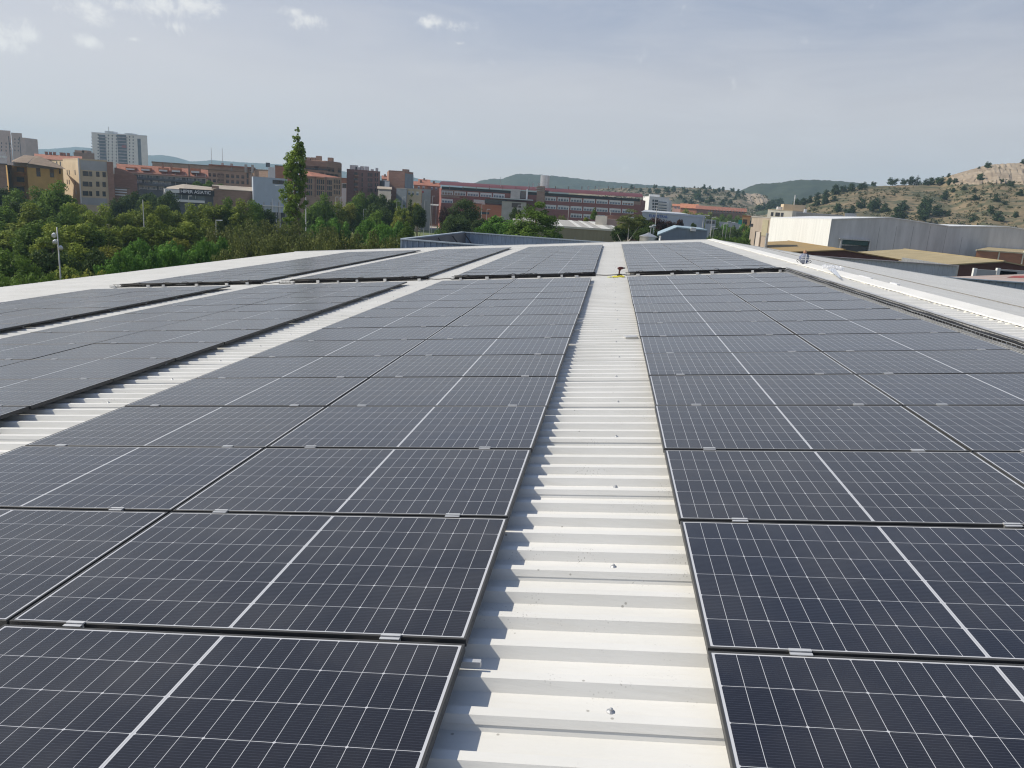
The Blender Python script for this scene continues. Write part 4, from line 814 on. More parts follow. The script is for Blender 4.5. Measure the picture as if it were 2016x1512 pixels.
# steel tank and blue-grey shed
tp = at(1277, 462, 84); tk = empty('steel_tank', 'round stainless steel tank with conical lid beyond the roof', 'tank', (tp[0], 84, 0)); zt_ = at(1277, 461.5, 84)[2]
steel = mat('brushed_steel', (.58, .56, .52), .34, .12, 1.5, metal=.75, stretch=(1, 1, 6))
MB().lathe([(.93, 0), (.93, zt_ - .25)], n=28).build('tank_shell', steel, tk); MB().lathe([(.99, zt_ - .30), (.99, zt_ - .2), (.45, zt_), (.2, zt_ + .12), (.08, zt_ + .2)], n=28).build('tank_lid', steel, tk)
for x in (1262.5, 1290.5): p = at(x, 470, 83.6); MB().tube([(p[0] - tp[0], -.4, 0), (p[0] - tp[0], -.4, zt_ - .3)], .07, 8).build('pipe', GALV, tk)
for x, h in ((1282, 445.5), (1287.5, 443)):
    p = at(x, h, 88); o = empty('vent_pipe', 'thin vent pipe with cap behind the steel tank, %s' % ('shorter' if h > 445 else 'taller'), 'vent pipe', (p[0], 88, 0)); MB().tube([(0, 0, 0), (0, 0, p[2])], .05, 6).build('pipe', GALV, o); MB().lathe([(.22, p[2] - .12), (.22, p[2]), (.05, p[2] + .05)], n=10).build('cap', GALV, o)
bs = Bld('blue_shed', 'blue grey sheet-clad shed with sloped left roof beside the steel tank', [(1297, 76), (1392, 78)], 460, (1330, 449, 77), 16, mat('steel_blue_cladding', (.16, .21, .27), .45, .06, .6, stretch=(8, 8, .4)), zb=0, z=at(1297, 463.5, 76)[2])
a = bs.pts[0] - bs.org[:2]; b_ = bs.pts[1] - bs.org[:2]; nn = bs.back[1] - bs.pts[0]; zl, zh = bs.zt, at(1332, 448.5, 76.8)[2]; mm = a + (b_ - a) * .36
bs.part('upper_wall', MB().face([Q(a, zl - .02), Q(b_, zl - .02), Q(b_, zh - .1), Q(mm, zh)]).face([Q(b_, zl - .02), Q(b_ + nn, zl), Q(b_ + nn, zh - .1), Q(b_, zh - .1)]), MATS['steel_blue_cladding'])
rf_m = mat('pale_blue_roof_sheet', (.30, .40, .46), .45, .07, .8, stretch=(.5, 4, 1))
bs.part('roof', MB().hexa([Q(a - (.15, .1), zl - .06), Q(mm - (0, .1), zh - .02), Q(mm + nn, zh - .02), Q(a + nn - (.15, 0), zl - .06)], [Q(a - (.15, .1), zl + .06), Q(mm - (0, .1), zh + .1), Q(mm + nn, zh + .1), Q(a + nn - (.15, 0), zl + .06)]).hexa([Q(mm - (0, .1), zh - .025), Q(b_ - (0, .1), zh - .125), Q(b_ + nn, zh - .125), Q(mm + nn, zh - .025)], [Q(mm - (0, .1), zh + .095), Q(b_ - (0, .1), zh - .005), Q(b_ + nn, zh - .005), Q(mm + nn, zh + .095)]), rf_m)
bs.box('downpipe', 0, 1296, 464, 1298, 500, .25, 0, plaster_w); bs.box('tan_base', 0, 1298, 471.5, 1392, 500, .05, .02, mat('tan_base_panel', (.32, .24, .18), .8, .1, .6)); bs.lump('wall_lamp', 1365, 452, 77.1, .5, .4, .25, white_r, z=at(1365, 453, 77.2)[2])
# rooftop of the adjoining building: blue corrugated parapet
def corr(p, q, z0, z1, P=.36, d=.07, th=.0):
    p, q = np.array(p[:2]), np.array(q[:2]); L_ = np.linalg.norm(q - p); e = (q - p) / L_; n = np.array([e[1], -e[0]]); g = MB(); pts = []
    s = 0
    while s < L_:
        for (o_, dd) in ((0, 0), (.24, 0), (.28, d), (.34, d)):
            if s + o_ * P / .36 < L_: pts.append(p + e * (s + o_ * P / .36) + n * dd)
        s += P
    pts.append(q)
    for a in pts: g.v += [(a[0], a[1], z0), (a[0], a[1], z1)]
    for i in range(len(pts) - 1): g.f.append((2 * i, 2 * i + 2, 2 * i + 3, 2 * i + 1)); g.m.append(0)
    return g
corrm = mat('blue_grey_corrugated_sheet', (.27, .34, .43), .45, .09, .7); capm = mat('parapet_capping', (.36, .42, .47), .4, .06, 1)
ZP = 8.8; A = atz(791, 471, ZP); Bk = atz(911, 457.3, ZP); D = atz(1003, 487.4, ZP); Ck = atz(1205, 478.5, ZP)
D = A + (D - A) * 1.35; Ck = Bk + (Ck - Bk) * 1.5
ad = empty('adjoining_building', 'lower building with blue corrugated parapet beyond the far edge of the roof', 'building', (0, 0, 0))
for p, q_ in ((A, D), (Bk, Ck), (A, Bk)):
    corr(p, q_, 7.2 if p is not A or q_ is Bk else 0, ZP - .02).build('parapet', corrm, ad)
    e = (q_ - p)[:2] / np.linalg.norm((q_ - p)[:2]); n = np.array([e[1], -e[0]]); g = MB().prism([p[:2] + n * .16, q_[:2] + n * .16, q_[:2] - n * .1, p[:2] - n * .1], ZP - .02, ZP + .05); g.build('capping', capm, ad)
g = MB(); g.face([(*A[:2], 7.5), (*D[:2], 7.5), (*Ck[:2], 7.5), (*Bk[:2], 7.5)]); g.build('roof', mat('grey_gravel_roof', (.25, .25, .24), .9, .2, 1), ad)
e = (Bk - A)[:2] / np.linalg.norm((Bk - A)[:2])
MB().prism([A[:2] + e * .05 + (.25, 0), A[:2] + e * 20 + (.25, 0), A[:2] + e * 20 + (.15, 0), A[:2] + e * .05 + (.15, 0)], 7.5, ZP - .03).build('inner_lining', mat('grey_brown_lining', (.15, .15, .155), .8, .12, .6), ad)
for k in range(4):
    s = 3.0 + 4.5 * k; p = A[:2] + e * s; MB().tube([(p[0] + .35, p[1], ZP - .1), (p[0] + 1.25, p[1] + .3, 7.5)], .05, 6).build('brace', mat('dark_steel', (.05, .05, .055), .5, .15, 2), ad)
for p in (A, Bk): MB().box(p[0] - .06, p[1] - .06, 0 if p is A else 7, p[0] + .06, p[1] + .06, ZP + .02).build('corner_post', capm, ad)
# ------------------------------------------------------------------ right side
# white / grey gabled warehouse
zE = at(1635, 432, 180)[2]; zR = at(1750, 428.5, 180)[2]; zV = at(1868, 446, 181)[2]
wc = mat('weathered_grey_concrete_panel', (.53, .53, .53), .9, .16, .22, stretch=(2.2, 2.2, .35), detail=8); ww = mat('whitewashed_panel', (.74, .74, .71), .8, .06, .3, stretch=(2.2, 2.2, .3))
wh = empty('warehouse', 'large white and grey concrete warehouse with two low gables on the right', 'warehouse', (0, 0, 0))
c0, c1, c2, c3, c4 = (np.array(at(x, y, Y)[:2]) for x, y, Y in ((1634.5, 450, 180), (1750, 450, 181), (1868, 450, 182), (1985, 450, 183), (2110, 450, 184)))
far = np.array(at(1514, 450, 252)[:2]); dv = far - c0
g = MB(); g.face([(*c0, 0), (*c1, 0), (*c2, 0), (*c3, 0), (*c4, 0), (*c4, zE - .5), (*c3, zR - .4), (*c2, zV), (*c1, zR), (*c0, zE)]); g.build('front_wall', wc, wh)
g = MB(); g.face([(*(c0 + dv), 0), (*c0, 0), (*c0, zE), (*(c0 + dv), zE)]); g.build('side_wall', ww, wh)
whr = mat('white_sheet_roof', (.72, .73, .73), .45, .05, .3)
for (p, q_, z0, z1) in ((c0, c1, zE, zR), (c1, c2, zR, zV), (c2, c3, zV, zR - .4), (c3, c4, zR - .4, zE - .5)):
    u = (q_ - p) / np.linalg.norm(q_ - p); o0 = -np.array([dv[0], dv[1]]) / np.linalg.norm(dv) * .15
    g = MB(); g.hexa([(*(p + o0), z0 - .02), (*(q_ + o0), z1 - .02), (*(q_ + dv), z1 - .02), (*(p + dv), z0 - .02)], [(*(p + o0), z0 + .18), (*(q_ + o0), z1 + .18), (*(q_ + dv), z1 + .18), (*(p + dv), z0 + .18)]); g.build('roof', whr, wh)
fe = (c1 - c0) / np.linalg.norm(c1 - c0); fn = np.array([fe[1], -fe[0]])
def fpt(x, y, out=0):
    d = ray(x, y); M_ = np.array([[d[0], -fe[0]], [d[1], -fe[1]]]); t, _ = np.linalg.solve(M_, c0 - CP[:2]); P = CP + t * d; return P[:2] + fn * out, P[2]
def fbox(name, x0, y0, x1, y1, out, m, inn=.1):
    ym = (y0 + y1) / 2; a = fpt(x0, ym)[0]; b = fpt(x1, ym)[0]; zb = fpt(x0, y1)[1]; zt = fpt(x0, y0)[1]; g = MB().prism([a + fn * out, b + fn * out, b - fn * inn, a - fn * inn], zb, zt); return g.build(name, m, wh)
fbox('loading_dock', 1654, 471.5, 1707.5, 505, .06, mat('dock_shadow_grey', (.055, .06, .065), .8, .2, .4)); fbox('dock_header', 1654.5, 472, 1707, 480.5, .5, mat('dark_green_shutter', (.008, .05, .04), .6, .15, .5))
for k in range(17): fbox('dock_fringe', 1656 + k * 3, 480, 1657.6 + k * 3, 483, .45, white_r)
fbox('dock_frame', 1651.5, 469.5, 1654, 505, .7, GALV); fbox('dock_frame', 1707.5, 472.5, 1710, 507, .7, GALV); fbox('dock_frame', 1651.5, 468.5, 1710, 471, .75, GALV)
for x in range(1660, 2010, 33): fbox('panel_joint', x, 445, x + .5, 520, .015, mat('joint_shadow', (.2, .2, .2), .9, .1, 1)) if (x < 1648 or x > 1712) and x not in () else None
# beige block in front of its far end
be = Bld('concrete_annex', 'bare beige concrete annex with a tall narrow doorway', [(1477.5, 140), (1514.5, 136)], 450, (1490, 427.5, 139), 6, mat('bare_beige_concrete', (.43, .36, .29), .9, .14, .4, stretch=(2, 2, .4), detail=8)); be.flat(conc, .08, .12)
be.box('doorway', 0, 1484.5, 455, 1490.5, 500, .03, .1, mat('dark_door', (0, 0, 0))); be.box('door_leaf', 0, 1488.5, 456, 1496, 500, .25, 0, mat('pale_door_leaf', (.56, .50, .44), .8, .06, .5)); be.box('boarded_panel', 0, 1500.5, 432, 1512, 464, .08, .05, mat('yellowed_panel', (.40, .36, .24), .85, .1, .5)); be.win(0, (1477.5, 1481), [443], .45, .5, WS)
be.box('drain_pipe', 0, 1509, 459, 1511, 500, .4, 0, GALV)
b = Bld('cream_building', 'cream flat-roofed building with roof tanks above the white warehouse', [(1511, 300), (1560, 296), (1596, 310)], 420, (1515, 412.5, 300), 18, mat('pale_cream_render', (.66, .62, .52), .85, .06, .3)); b.flat(creamp, .1, .15)
for x in (1534, 1542, 1548): b.lump('roof_tank', x, 410, 305, 1.6, 1.6, 1.3, white_r)
b.lump('roof_block', 1561, 409, 306, 8, 5, 2.4, creamp); b.lump('mast', 1563, 404, 305, .3, .3, 6, plaster_w); b.win(0, (1520, 1529, 1533, 1540), [421.5], .9, 1.4, WD)
b = Bld('brown_hall', 'low brown and grey hall behind the white warehouse roof', [(1568, 276), (1660, 282)], 420, (1580, 420, 277), 16, conc); b.flat(greyr, .2, .3); b.lump('roof_vent', 1585, 417, 282, .8, .8, 1.5, white_r)
b = Bld('small_white_house', 'tiny white house at the foot of the dry hill behind the warehouse', [(1663, 268), (1686, 270)], 425, (1665, 420.5, 268), 8, white_r); b.flat(white_r, .1, .2)
b = Bld('orange_hut', 'small orange flat-roofed hut left of the beige annex', [(1461, 206), (1477, 206)], 432, (1465, 425.8, 206), 7, mat('orange_hut_render', (.62, .36, .18), .85, .06, .4)); b.flat(brk_or, .35, .25); b.win(0, (1466.5,), [437], 1.1, 1.3, WBr)
# ochre-roofed sheds with dark red gables
ochre = mat('ochre_fibre_roof', (.35, .235, .085), .85, c2=(.27, .20, .10), scale=.35, detail=8, bump=.15); ochre2 = mat('faded_ochre_fibre_roof', (.37, .30, .17), .85, c2=(.29, .235, .13), scale=.35, detail=8, bump=.15); dred = mat('dark_red_painted_wall', (.085, .028, .022), .8, .15, .4)
def gshed(apex, Yn, Yf, wl, wr, drop, m, label):
    P = at(*apex, Yn); X, Z = P[0], P[2]; o = empty('gabled_shed', label, 'shed', (X, Yn, 0)); L_ = Yf - Yn
    g = MB(); g.face([(-wl, 0, 0), (wr, 0, 0), (wr, 0, Z - drop * wr / wl), (0, 0, Z), (-wl, 0, Z - drop)]); g.face([(-wl, L_, 0), (-wl, 0, 0), (-wl, 0, Z - drop), (-wl, L_, Z - drop)]); g.build('wall', dred, o)
    for s_, w_, dd in ((-1, wl, drop), (1, wr, drop * wr / wl)):
        g = MB(); g.hexa([(0, -.4, Z + .01), (s_ * (w_ + .3), -.4, Z - dd - .05), (s_ * (w_ + .3), L_, Z - dd - .05), (0, L_, Z + .01)], [(0, -.4, Z + .16), (s_ * (w_ + .3), -.4, Z - dd + .10), (s_ * (w_ + .3), L_, Z - dd + .10), (0, L_, Z + .16)]); g.build('roof', m, o)
    MB().box(-.18, -.42, Z + .1, .18, L_, Z + .24).build('ridge_tile', m, o); return o
gshed((1661, 493.2), 122, 160, 11, 8.2, 1.15, ochre, 'dark red gabled shed with ochre roof in front of the white warehouse wall')
gshed((1975, 516), 113, 150, 11.5, 12, 1.5, ochre2, 'dark red gabled shed with faded ochre roof at the right edge')
bw = Bld('brick_store', 'orange brick store with pale coping at the right edge', [(1921.5, 165), (2080, 163)], 500, (1925, 492.5, 165), 10, brk_or); bw.part('roof', MB().face([at(1921, 491.3, 164.5), at(2085, 502, 162.5), at(2085, 494, 190), at(1955, 485, 190)]), ochre2, raw=True); bw.box('coping', 0, 1921.5, 491, 2080, 493.4, .25, .1, mat('cream_flashing', (0, 0, 0)))
for x in (1964, 2012): bw.box('pier', 0, x, 494, x + 2.4, 520, .2, 0, mat('cream_flashing', (0, 0, 0)))
# blue-grey parapets of the neighbours
zq = at(1639, 507, 75)[2]; p0, p1 = at(1600, 503, 75), at(1884.5, 522, 75)
nb = empty('neighbouring_parapet', 'tall blue grey corrugated parapet wall in front of the dark red gables', 'parapet', (0, 0, 0))
corr(p0, p1, 0, zq, .4, .06).build('cladding', mat('grey_blue_corrugated_sheet', (.43, .47, .52), .5, .08, .7), nb); MB().prism([p0[:2] + (0, -.2), p1[:2] + (.1, -.2), p1[:2] + (.1, .1), p0[:2] + (0, .1)], zq, zq + .08).build('capping', mat('pale_mauve_capping', (.42, .39, .40), .6, .06, 1), nb); MB().prism([p1[:2] + (.02, .1), p1[:2] + (.22, .1), p1[:2] + (.22, 14), p1[:2] + (.02, 14)], 0, zq).build('return_wall', GALV, nb)
zq2 = at(1900, 549.5, 52)[2]; p0, p1 = at(1800, 542, 52), at(2120, 563, 52)
nb2 = empty('low_parapet_building', 'blue corrugated low building with gravel roof at the right edge', 'building', (0, 0, 0))
corr(p0, p1, 0, zq2, .4, .06).build('cladding', corrm, nb2); MB().prism([p0[:2] + (0, -.25), p1[:2] + (0, -.25), p1[:2] + (0, .15), p0[:2] + (0, .15)], zq2, zq2 + .07).build('capping', capm, nb2)
MB().face([(p0[0], 52.1, zq2 - .35), (p1[0] + 6, 52.1, zq2 - .35), tuple(atz(2090, 537, zq2 - .35)), tuple(atz(1866, 545, zq2 - .35))]).build('roof', mat('pinkish_gravel_roof', (.42, .36, .33), .95, c2=(.36, .25, .20), scale=.35, detail=7, stretch=(.4, 2, 1)), nb2)
MB().face([tuple(atz(x, y, zq2 - .33)) for x, y in ((1982, 546), (2060, 549), (2060, 541), (1996, 543))]).build('red_roof_patch', mat('red_roof_paint', (.30, .06, .05), .85, .15, .8), nb2)
for x in (1924, 1970):
    a = at(x, 530, 90); o = empty('roof_upstand', 'small grey roof upstand with white end below the dark red gable, %s' % ('left one' if x < 1950 else 'right one'), 'upstand', (a[0], 90, 0)); MB().box(0, 0, a[2] - 3, 4.2, .3, a[2]).build('upstand_wall', greyr, o); MB().box(-.35, -.05, a[2] - 3, -.01, .35, a[2] + .1).build('upstand_end', plaster_w, o)
# ------------------------------------------------------------------ trees
def leaves_mesh(name, clumps, per, size, m, seed, flat=.25, up=.15):
    q = np.random.default_rng(seed); C = []; S = []
    for (x, y, z, r) in clumps:
        n = max(6, int(per * r * r)); d = q.normal(size=(n, 3)); d /= np.linalg.norm(d, axis=1)[:, None]
        rr = r * q.uniform(.35, 1.08, n) ** .6; C.append(np.array([x, y, z]) + d * rr[:, None] * np.array([1, 1, .85])); S.append(d)
    C = np.concatenate(C); D = np.concatenate(S); n = len(C)
    nrm = D + q.normal(scale=.55, size=(n, 3)) + np.array([0, 0, up]); nrm /= np.linalg.norm(nrm, axis=1)[:, None]
    t = np.cross(nrm, q.normal(size=(n, 3))); t /= np.linalg.norm(t, axis=1)[:, None]; b = np.cross(nrm, t)
    s = size * q.uniform(.6, 1.35, n)[:, None]; k = q.uniform(.5, .8, n)[:, None]
    V = np.stack([C - t * s, C - b * s * k, C + t * s, C + b * s * k], 1).reshape(-1, 3)
    me = bpy.data.meshes.new(name); me.vertices.add(4 * n); me.vertices.foreach_set('co', V.ravel().astype(np.float32))
    me.loops.add(4 * n); me.loops.foreach_set('vertex_index', np.arange(4 * n, dtype=np.int32)); me.polygons.add(n); me.polygons.foreach_set('loop_start', np.arange(0, 4 * n, 4, dtype=np.int32)); me.polygons.foreach_set('loop_total', np.full(n, 4, dtype=np.int32))
    me.materials.append(m); me.update(); me.validate(); return me
def crown_pts(kind, n, seed):
    q = random.Random(seed); out = []
    while len(out) < n:
        x, y, z = q.uniform(-1, 1), q.uniform(-1, 1), q.uniform(0, 1); rr = math.hypot(x, y)
        if kind == 'egg': lim = math.sin(math.pi * min(1, (z * .93 + .07)) ** .8) ** .7 * (1 - .28 * z)
        elif kind == 'cone': lim = (1 - z) ** .8 * .95 + .06 if z > .12 else .75 + z
        elif kind == 'dome': lim = math.sqrt(max(0, 1 - (z * 1.02) ** 2)) ** .8
        elif kind == 'ball': lim = math.sqrt(max(0, 1 - (2 * z - 1) ** 2))
        elif kind == 'col': lim = (1 if .06 < z < .55 else (1 - (z - .55) / .5) ** .7 if z > .55 else .6)
        if rr < lim and (rr > lim * .45 or q.random() < .35): out.append((x, y, z))
    return out
def trunk_mesh(h, r, m, nl=5, spread=1.5, seed=0, z0=.35):
    g = MB(); q = random.Random(seed); g.tube([(0, 0, -.3), (.04 * h * q.uniform(-1, 1) * .3, 0, h * .35), (.02 * h * q.uniform(-1, 1), .02 * h * q.uniform(-1, 1), h * .9)], [r, r * .75, r * .2], 8)
    for k in range(nl):
        a = k * 2.4 + q.random(); z = h * (z0 + (.8 - z0) * k / nl); l = spread * q.uniform(.6, 1)
        g.tube([(0, 0, z), (math.cos(a) * l * .5, math.sin(a) * l * .5, z + l * .45), (math.cos(a) * l, math.sin(a) * l, z + l * .9)], [r * .42, r * .26, r * .08], 5)
    return g.mesh('trunk', m, smooth=True)
bark = mat('grey_brown_bark', (.13, .10, .075), .95, .25, 3, bump=.5); palebark = mat('pale_bark', (.42, .39, .34), .9, .2, 3)
L_plane = leafmat('yellow_green_leaves', (0.268, 0.316, 0.052), (0.119, 0.172, 0.034)); L_green = leafmat('mid_green_leaves', (0.163, 0.250, 0.044), (0.073, 0.132, 0.028)); L_dark = leafmat('dark_green_leaves', (0.085, 0.131, 0.037), (0.037, 0.063, 0.021)); L_pine = leafmat('bright_pine_needles', (0.152, 0.298, 0.051), (0.066, 0.143, 0.029), rndv=.1)
L_olive = leafmat('olive_green_leaves', (0.198, 0.225, 0.068), (0.084, 0.105, 0.036)); L_yel = leafmat('yellowing_leaves', (0.306, 0.306, 0.054), (0.148, 0.191, 0.038)); L_plum = leafmat('plum_red_leaves', (0.099, 0.050, 0.043), (0.038, 0.029, 0.025)); L_pop = leafmat('poplar_leaves', (.25, .34, .06), (.10, .17, .035), scale=.22)
L_hill = leafmat('hill_pine_needles', (0.072, 0.112, 0.043), (0.031, 0.057, 0.025))
PROTO = {}
def proto(key, kind, W_, H_, crown0, n, cr, per, size, lm, seed, bk=bark, tr=.22, up=.15, nl=5, extra=()):
    """W_ crown width, H_ height, crown0 height where foliage starts"""
    pts = crown_pts(kind, n, seed); q = random.Random(seed + 1); R_ = W_ / 2 - cr * .6; hh = H_ - crown0 - cr * .8
    cl = [(x * R_, y * R_, crown0 + cr * .3 + z * hh, cr * q.uniform(.65, 1.25)) for x, y, z in pts] + list(extra)
    PROTO[key] = (leaves_mesh('crown', cl, per, size, lm, seed), trunk_mesh(H_ * .85, tr, bk, nl, W_ * .3, seed, max(.12, crown0 / H_)), W_, H_)
for i in (0, 1, 2): proto('plane%d' % i, 'egg', 7, 11, 1.2, 70, 1.05, 95, .20, L_plane, 10 + i)
for i in (0, 1): proto('green%d' % i, 'egg', 8, 10, 1.0, 75, 1.15, 90, .20, L_green, 20 + i)
for i in (0, 1): proto('dark%d' % i, 'ball', 8, 8, .8, 70, 1.2, 85, .20, L_dark, 30 + i)
for i in (0, 1): proto('pine%d' % i, 'dome', 8, 7, .3, 90, .8, 150, .17, L_pine, 40 + i, up=.5)
for i in (0, 1): proto('olive%d' % i, 'dome', 9, 8, .4, 95, 1.0, 110, .15, L_olive, 50 + i)
proto('yellow0', 'egg', 7, 9, .8, 60, 1.1, 95, .20, L_yel, 60)
proto('cypress', 'col', 1.5, 11, .4, 60, .42, 420, .11, L_dark, 62, tr=.12, nl=0)
proto('stone', 'dome', 11, 12, .5, 80, 1.5, 75, .19, L_dark, 64, tr=.35, up=.6)
proto('pyramid', 'cone', 9.5, 10, .4, 130, .8, 170, .14, L_green, 66)
proto('birch', 'egg', 6, 9, .3, 55, .8, 150, .13, L_olive, 68, bk=palebark, tr=.24)
proto('plum', 'ball', 7, 6, .6, 60, 1.0, 110, .16, L_plum, 70)
for i in (0, 1, 2): proto('hill%d' % i, 'ball' if i else 'cone', 5, 5 if i < 2 else 4, .2, 26, .95, 48, .26, L_hill, 80 + i, tr=.12, nl=2)
proto('bush', 'dome', 5, 3.2, .05, 40, .8, 130, .15, L_green, 90, tr=.08, nl=3); proto('ybush', 'dome', 5, 3.2, .05, 40, .8, 130, .15, L_yel, 91, tr=.08, nl=3)
def tree(key, x, yt, Y, wpx, label, group=None, name='broadleaf_tree', cat='tree', base=None, seed=None, yb=None):
    c, t, W_, H_ = PROTO[key]; P = at(x, yt, Y); zb = 0 if base is None else base
    h = max(P[2] - zb, .8); w = wpx / F * abs((P - CP) @ RC[2]) * 1.0
    o = empty(name, label, cat, (P[0], Y, zb), rnd.random() * 6.28, group); o.scale = (w / W_, w / W_, h / H_)
    if yb is None and (h < 1.55 * w or key == 'cypress'): place('crown', c, o); place('trunk', t, o); return o
    o.scale = (1, 1, 1); zb = at(x, yb, Y)[2] if yb else h - 1.5 * w                     # crown carried on a tall stem
    place('crown', c, o, (0, 0, zb), (0, 0, 0), (w / W_, w / W_, (h - zb) / H_)); place('trunk', t, o, (0, 0, 0), (0, 0, 0), (w / W_ * 1.2, w / W_ * 1.2, (zb + (h - zb) * .8) / (H_ * .85))); return o
WOOD = 'bushy green trees of the wood left of the roof'; WL = {'plane': 'yellow green broadleaf tree in the wood left of the white roof', 'green': 'mid green broadleaf tree in the wood left of the white roof', 'dark': 'dark green rounded tree in the wood left of the white roof', 'pine': 'bright green young pine just beyond the white roof edge', 'olive': 'dense dull olive green tree just beyond the roof edge', 'yellow': 'yellowing tree among the green trees beyond the roof', 'bush': 'low green bush at the left roof edge', 'ybush': 'yellow green bush at the left roof edge'}
def wood(key, x, yt, Y, w): tree(key, x, yt, Y, w, WL[key.rstrip('012')], {'plane': 'yellow green trees left', 'green': 'mid green trees left', 'dark': 'dark rounded trees left', 'pine': 'young pines beyond the roof edge', 'olive': 'olive green trees beyond the roof edge', 'yellow': 'yellowing trees', 'bush': 'green bushes at the roof edge', 'ybush': 'yellow bushes at the roof edge'}[key.rstrip('012')], 'pine_tree' if 'pine' in key else ('bush' if 'bush' in key else 'broadleaf_tree'), 'bush' if 'bush' in key else 'tree')
for a in [('green0', -45, 365, 150, 110), ('dark0', 2, 362, 150, 90), ('green1', 30, 372, 140, 70), ('green0', 78, 366, 128, 90), ('green1', 112, 356, 126, 105), ('dark1', 262, 377, 178, 62), ('dark0', 302, 378, 176, 70), ('dark1', 330, 376, 172, 52), ('dark0', 236, 384, 170, 44),
          ('dark1', 30, 398, 108, 90), ('plane1', 60, 398, 100, 95), ('green0', 8, 404, 104, 90), ('plane0', 150, 388, 112, 80), ('plane2', 178, 400, 108, 70), ('green1', 130, 402, 100, 80), ('plane1', 204, 400, 116, 62), ('plane0', 243, 410, 118, 60), ('plane2', 262, 402, 122, 52), ('plane1', 287, 396, 120, 66), ('plane0', 318, 394, 122, 58), ('plane2', 345, 402, 126, 60), ('plane1', 376, 400, 124, 64), ('plane0', 405, 392, 128, 62), ('plane2', 421, 386, 126, 66), ('green1', 447, 388, 128, 66), ('plane1', 475, 391, 126, 66), ('green0', 500, 392, 130, 60), ('dark1', 514, 402, 132, 60),
          ('plane2', 20, 440, 82, 110), ('green0', 66, 432, 80, 110), ('plane1', 100, 438, 78, 90), ('plane0', 146, 428, 82, 100), ('green1', 180, 440, 84, 80), ('plane2', 215, 430, 88, 78), ('plane0', 258, 432, 90, 76), ('plane1', 300, 420, 92, 64), ('plane2', 330, 428, 92, 70), ('plane0', 372, 425, 94, 80), ('yellow0', 210, 456, 74, 70), ('plane1', 408, 430, 96, 76), ('yellow0', 352, 446, 80, 60),
          ('green1', 8, 490, 56, 120), ('dark0', 100, 486, 58, 100), ('green0', 48, 500, 52, 90), ('plane1', 150, 478, 62, 90), ('dark1', 190, 490, 62, 80), ('plane2', 128, 508, 50, 70),
          ('pine0', 214, 502, 50, 90), ('pine1', 250, 490, 52, 90), ('pine0', 288, 484, 54, 90), ('pine1', 325, 482, 56, 90), ('pine0', 360, 474, 58, 95), ('pine1', 398, 470, 60, 95), ('pine0', 425, 458, 64, 90), ('pine1', 270, 470, 64, 80), ('pine0', 330, 466, 66, 80),
          ('ybush', 150, 532, 40, 80), ('ybush', 185, 524, 42, 70), ('bush', 14, 540, 35, 80), ('bush', 56, 536, 36, 80), ('bush', 100, 534, 38, 70), ('bush', -20, 530, 36, 80),
          ('olive0', 440, 436, 76, 110), ('olive1', 488, 430, 78, 110), ('olive0', 530, 424, 84, 110), ('olive1', 462, 458, 58, 110), ('olive0', 510, 455, 58, 110), ('olive1', 556, 445, 60, 110), ('olive0', 606, 452, 60, 110), ('olive1', 648, 452, 58, 110), ('olive0', 694, 448, 60, 110), ('olive1', 738, 452, 62, 100), ('olive0', 772, 458, 64, 80), ('olive1', 590, 430, 86, 90), ('olive0', 640, 436, 84, 90),
          ('green0', 618, 398, 150, 70), ('green1', 638, 380, 160, 62), ('plane1', 665, 396, 165, 58), ('pine0', 668, 422, 110, 80), ('pine1', 632, 428, 108, 70), ('yellow0', 686, 383, 170, 44), ('green0', 712, 376, 180, 56), ('dark0', 735, 378, 185, 60), ('green1', 700, 385, 172, 56), ('dark1', 758, 384, 180, 56), ('dark0', 745, 398, 150, 60), ('green1', 780, 392, 185, 52), ('pine1', 722, 430, 108, 70), ('pine0', 776, 428, 96, 85), ('pine1', 750, 438, 90, 70), ('green0', 742, 412, 130, 56), ('green1', 802, 436, 92, 40),
          ('plane2', 792, 398, 150, 44), ('yellow0', 822, 389, 152, 26), ('dark1', 824, 404, 146, 34), ('plane0', 800, 408, 140, 46), ('yellow0', 786, 414, 138, 34)]: wood(*a)
for x, y, w in ((388, 356, 30), (412, 355, 28), (434, 361, 24), (446, 366, 18)): tree('green%d' % (x % 2), x, y, 225, w, 'small green tree showing above the tan roof of the sign-fronted shop', 'trees above the shop roof', yb=374)
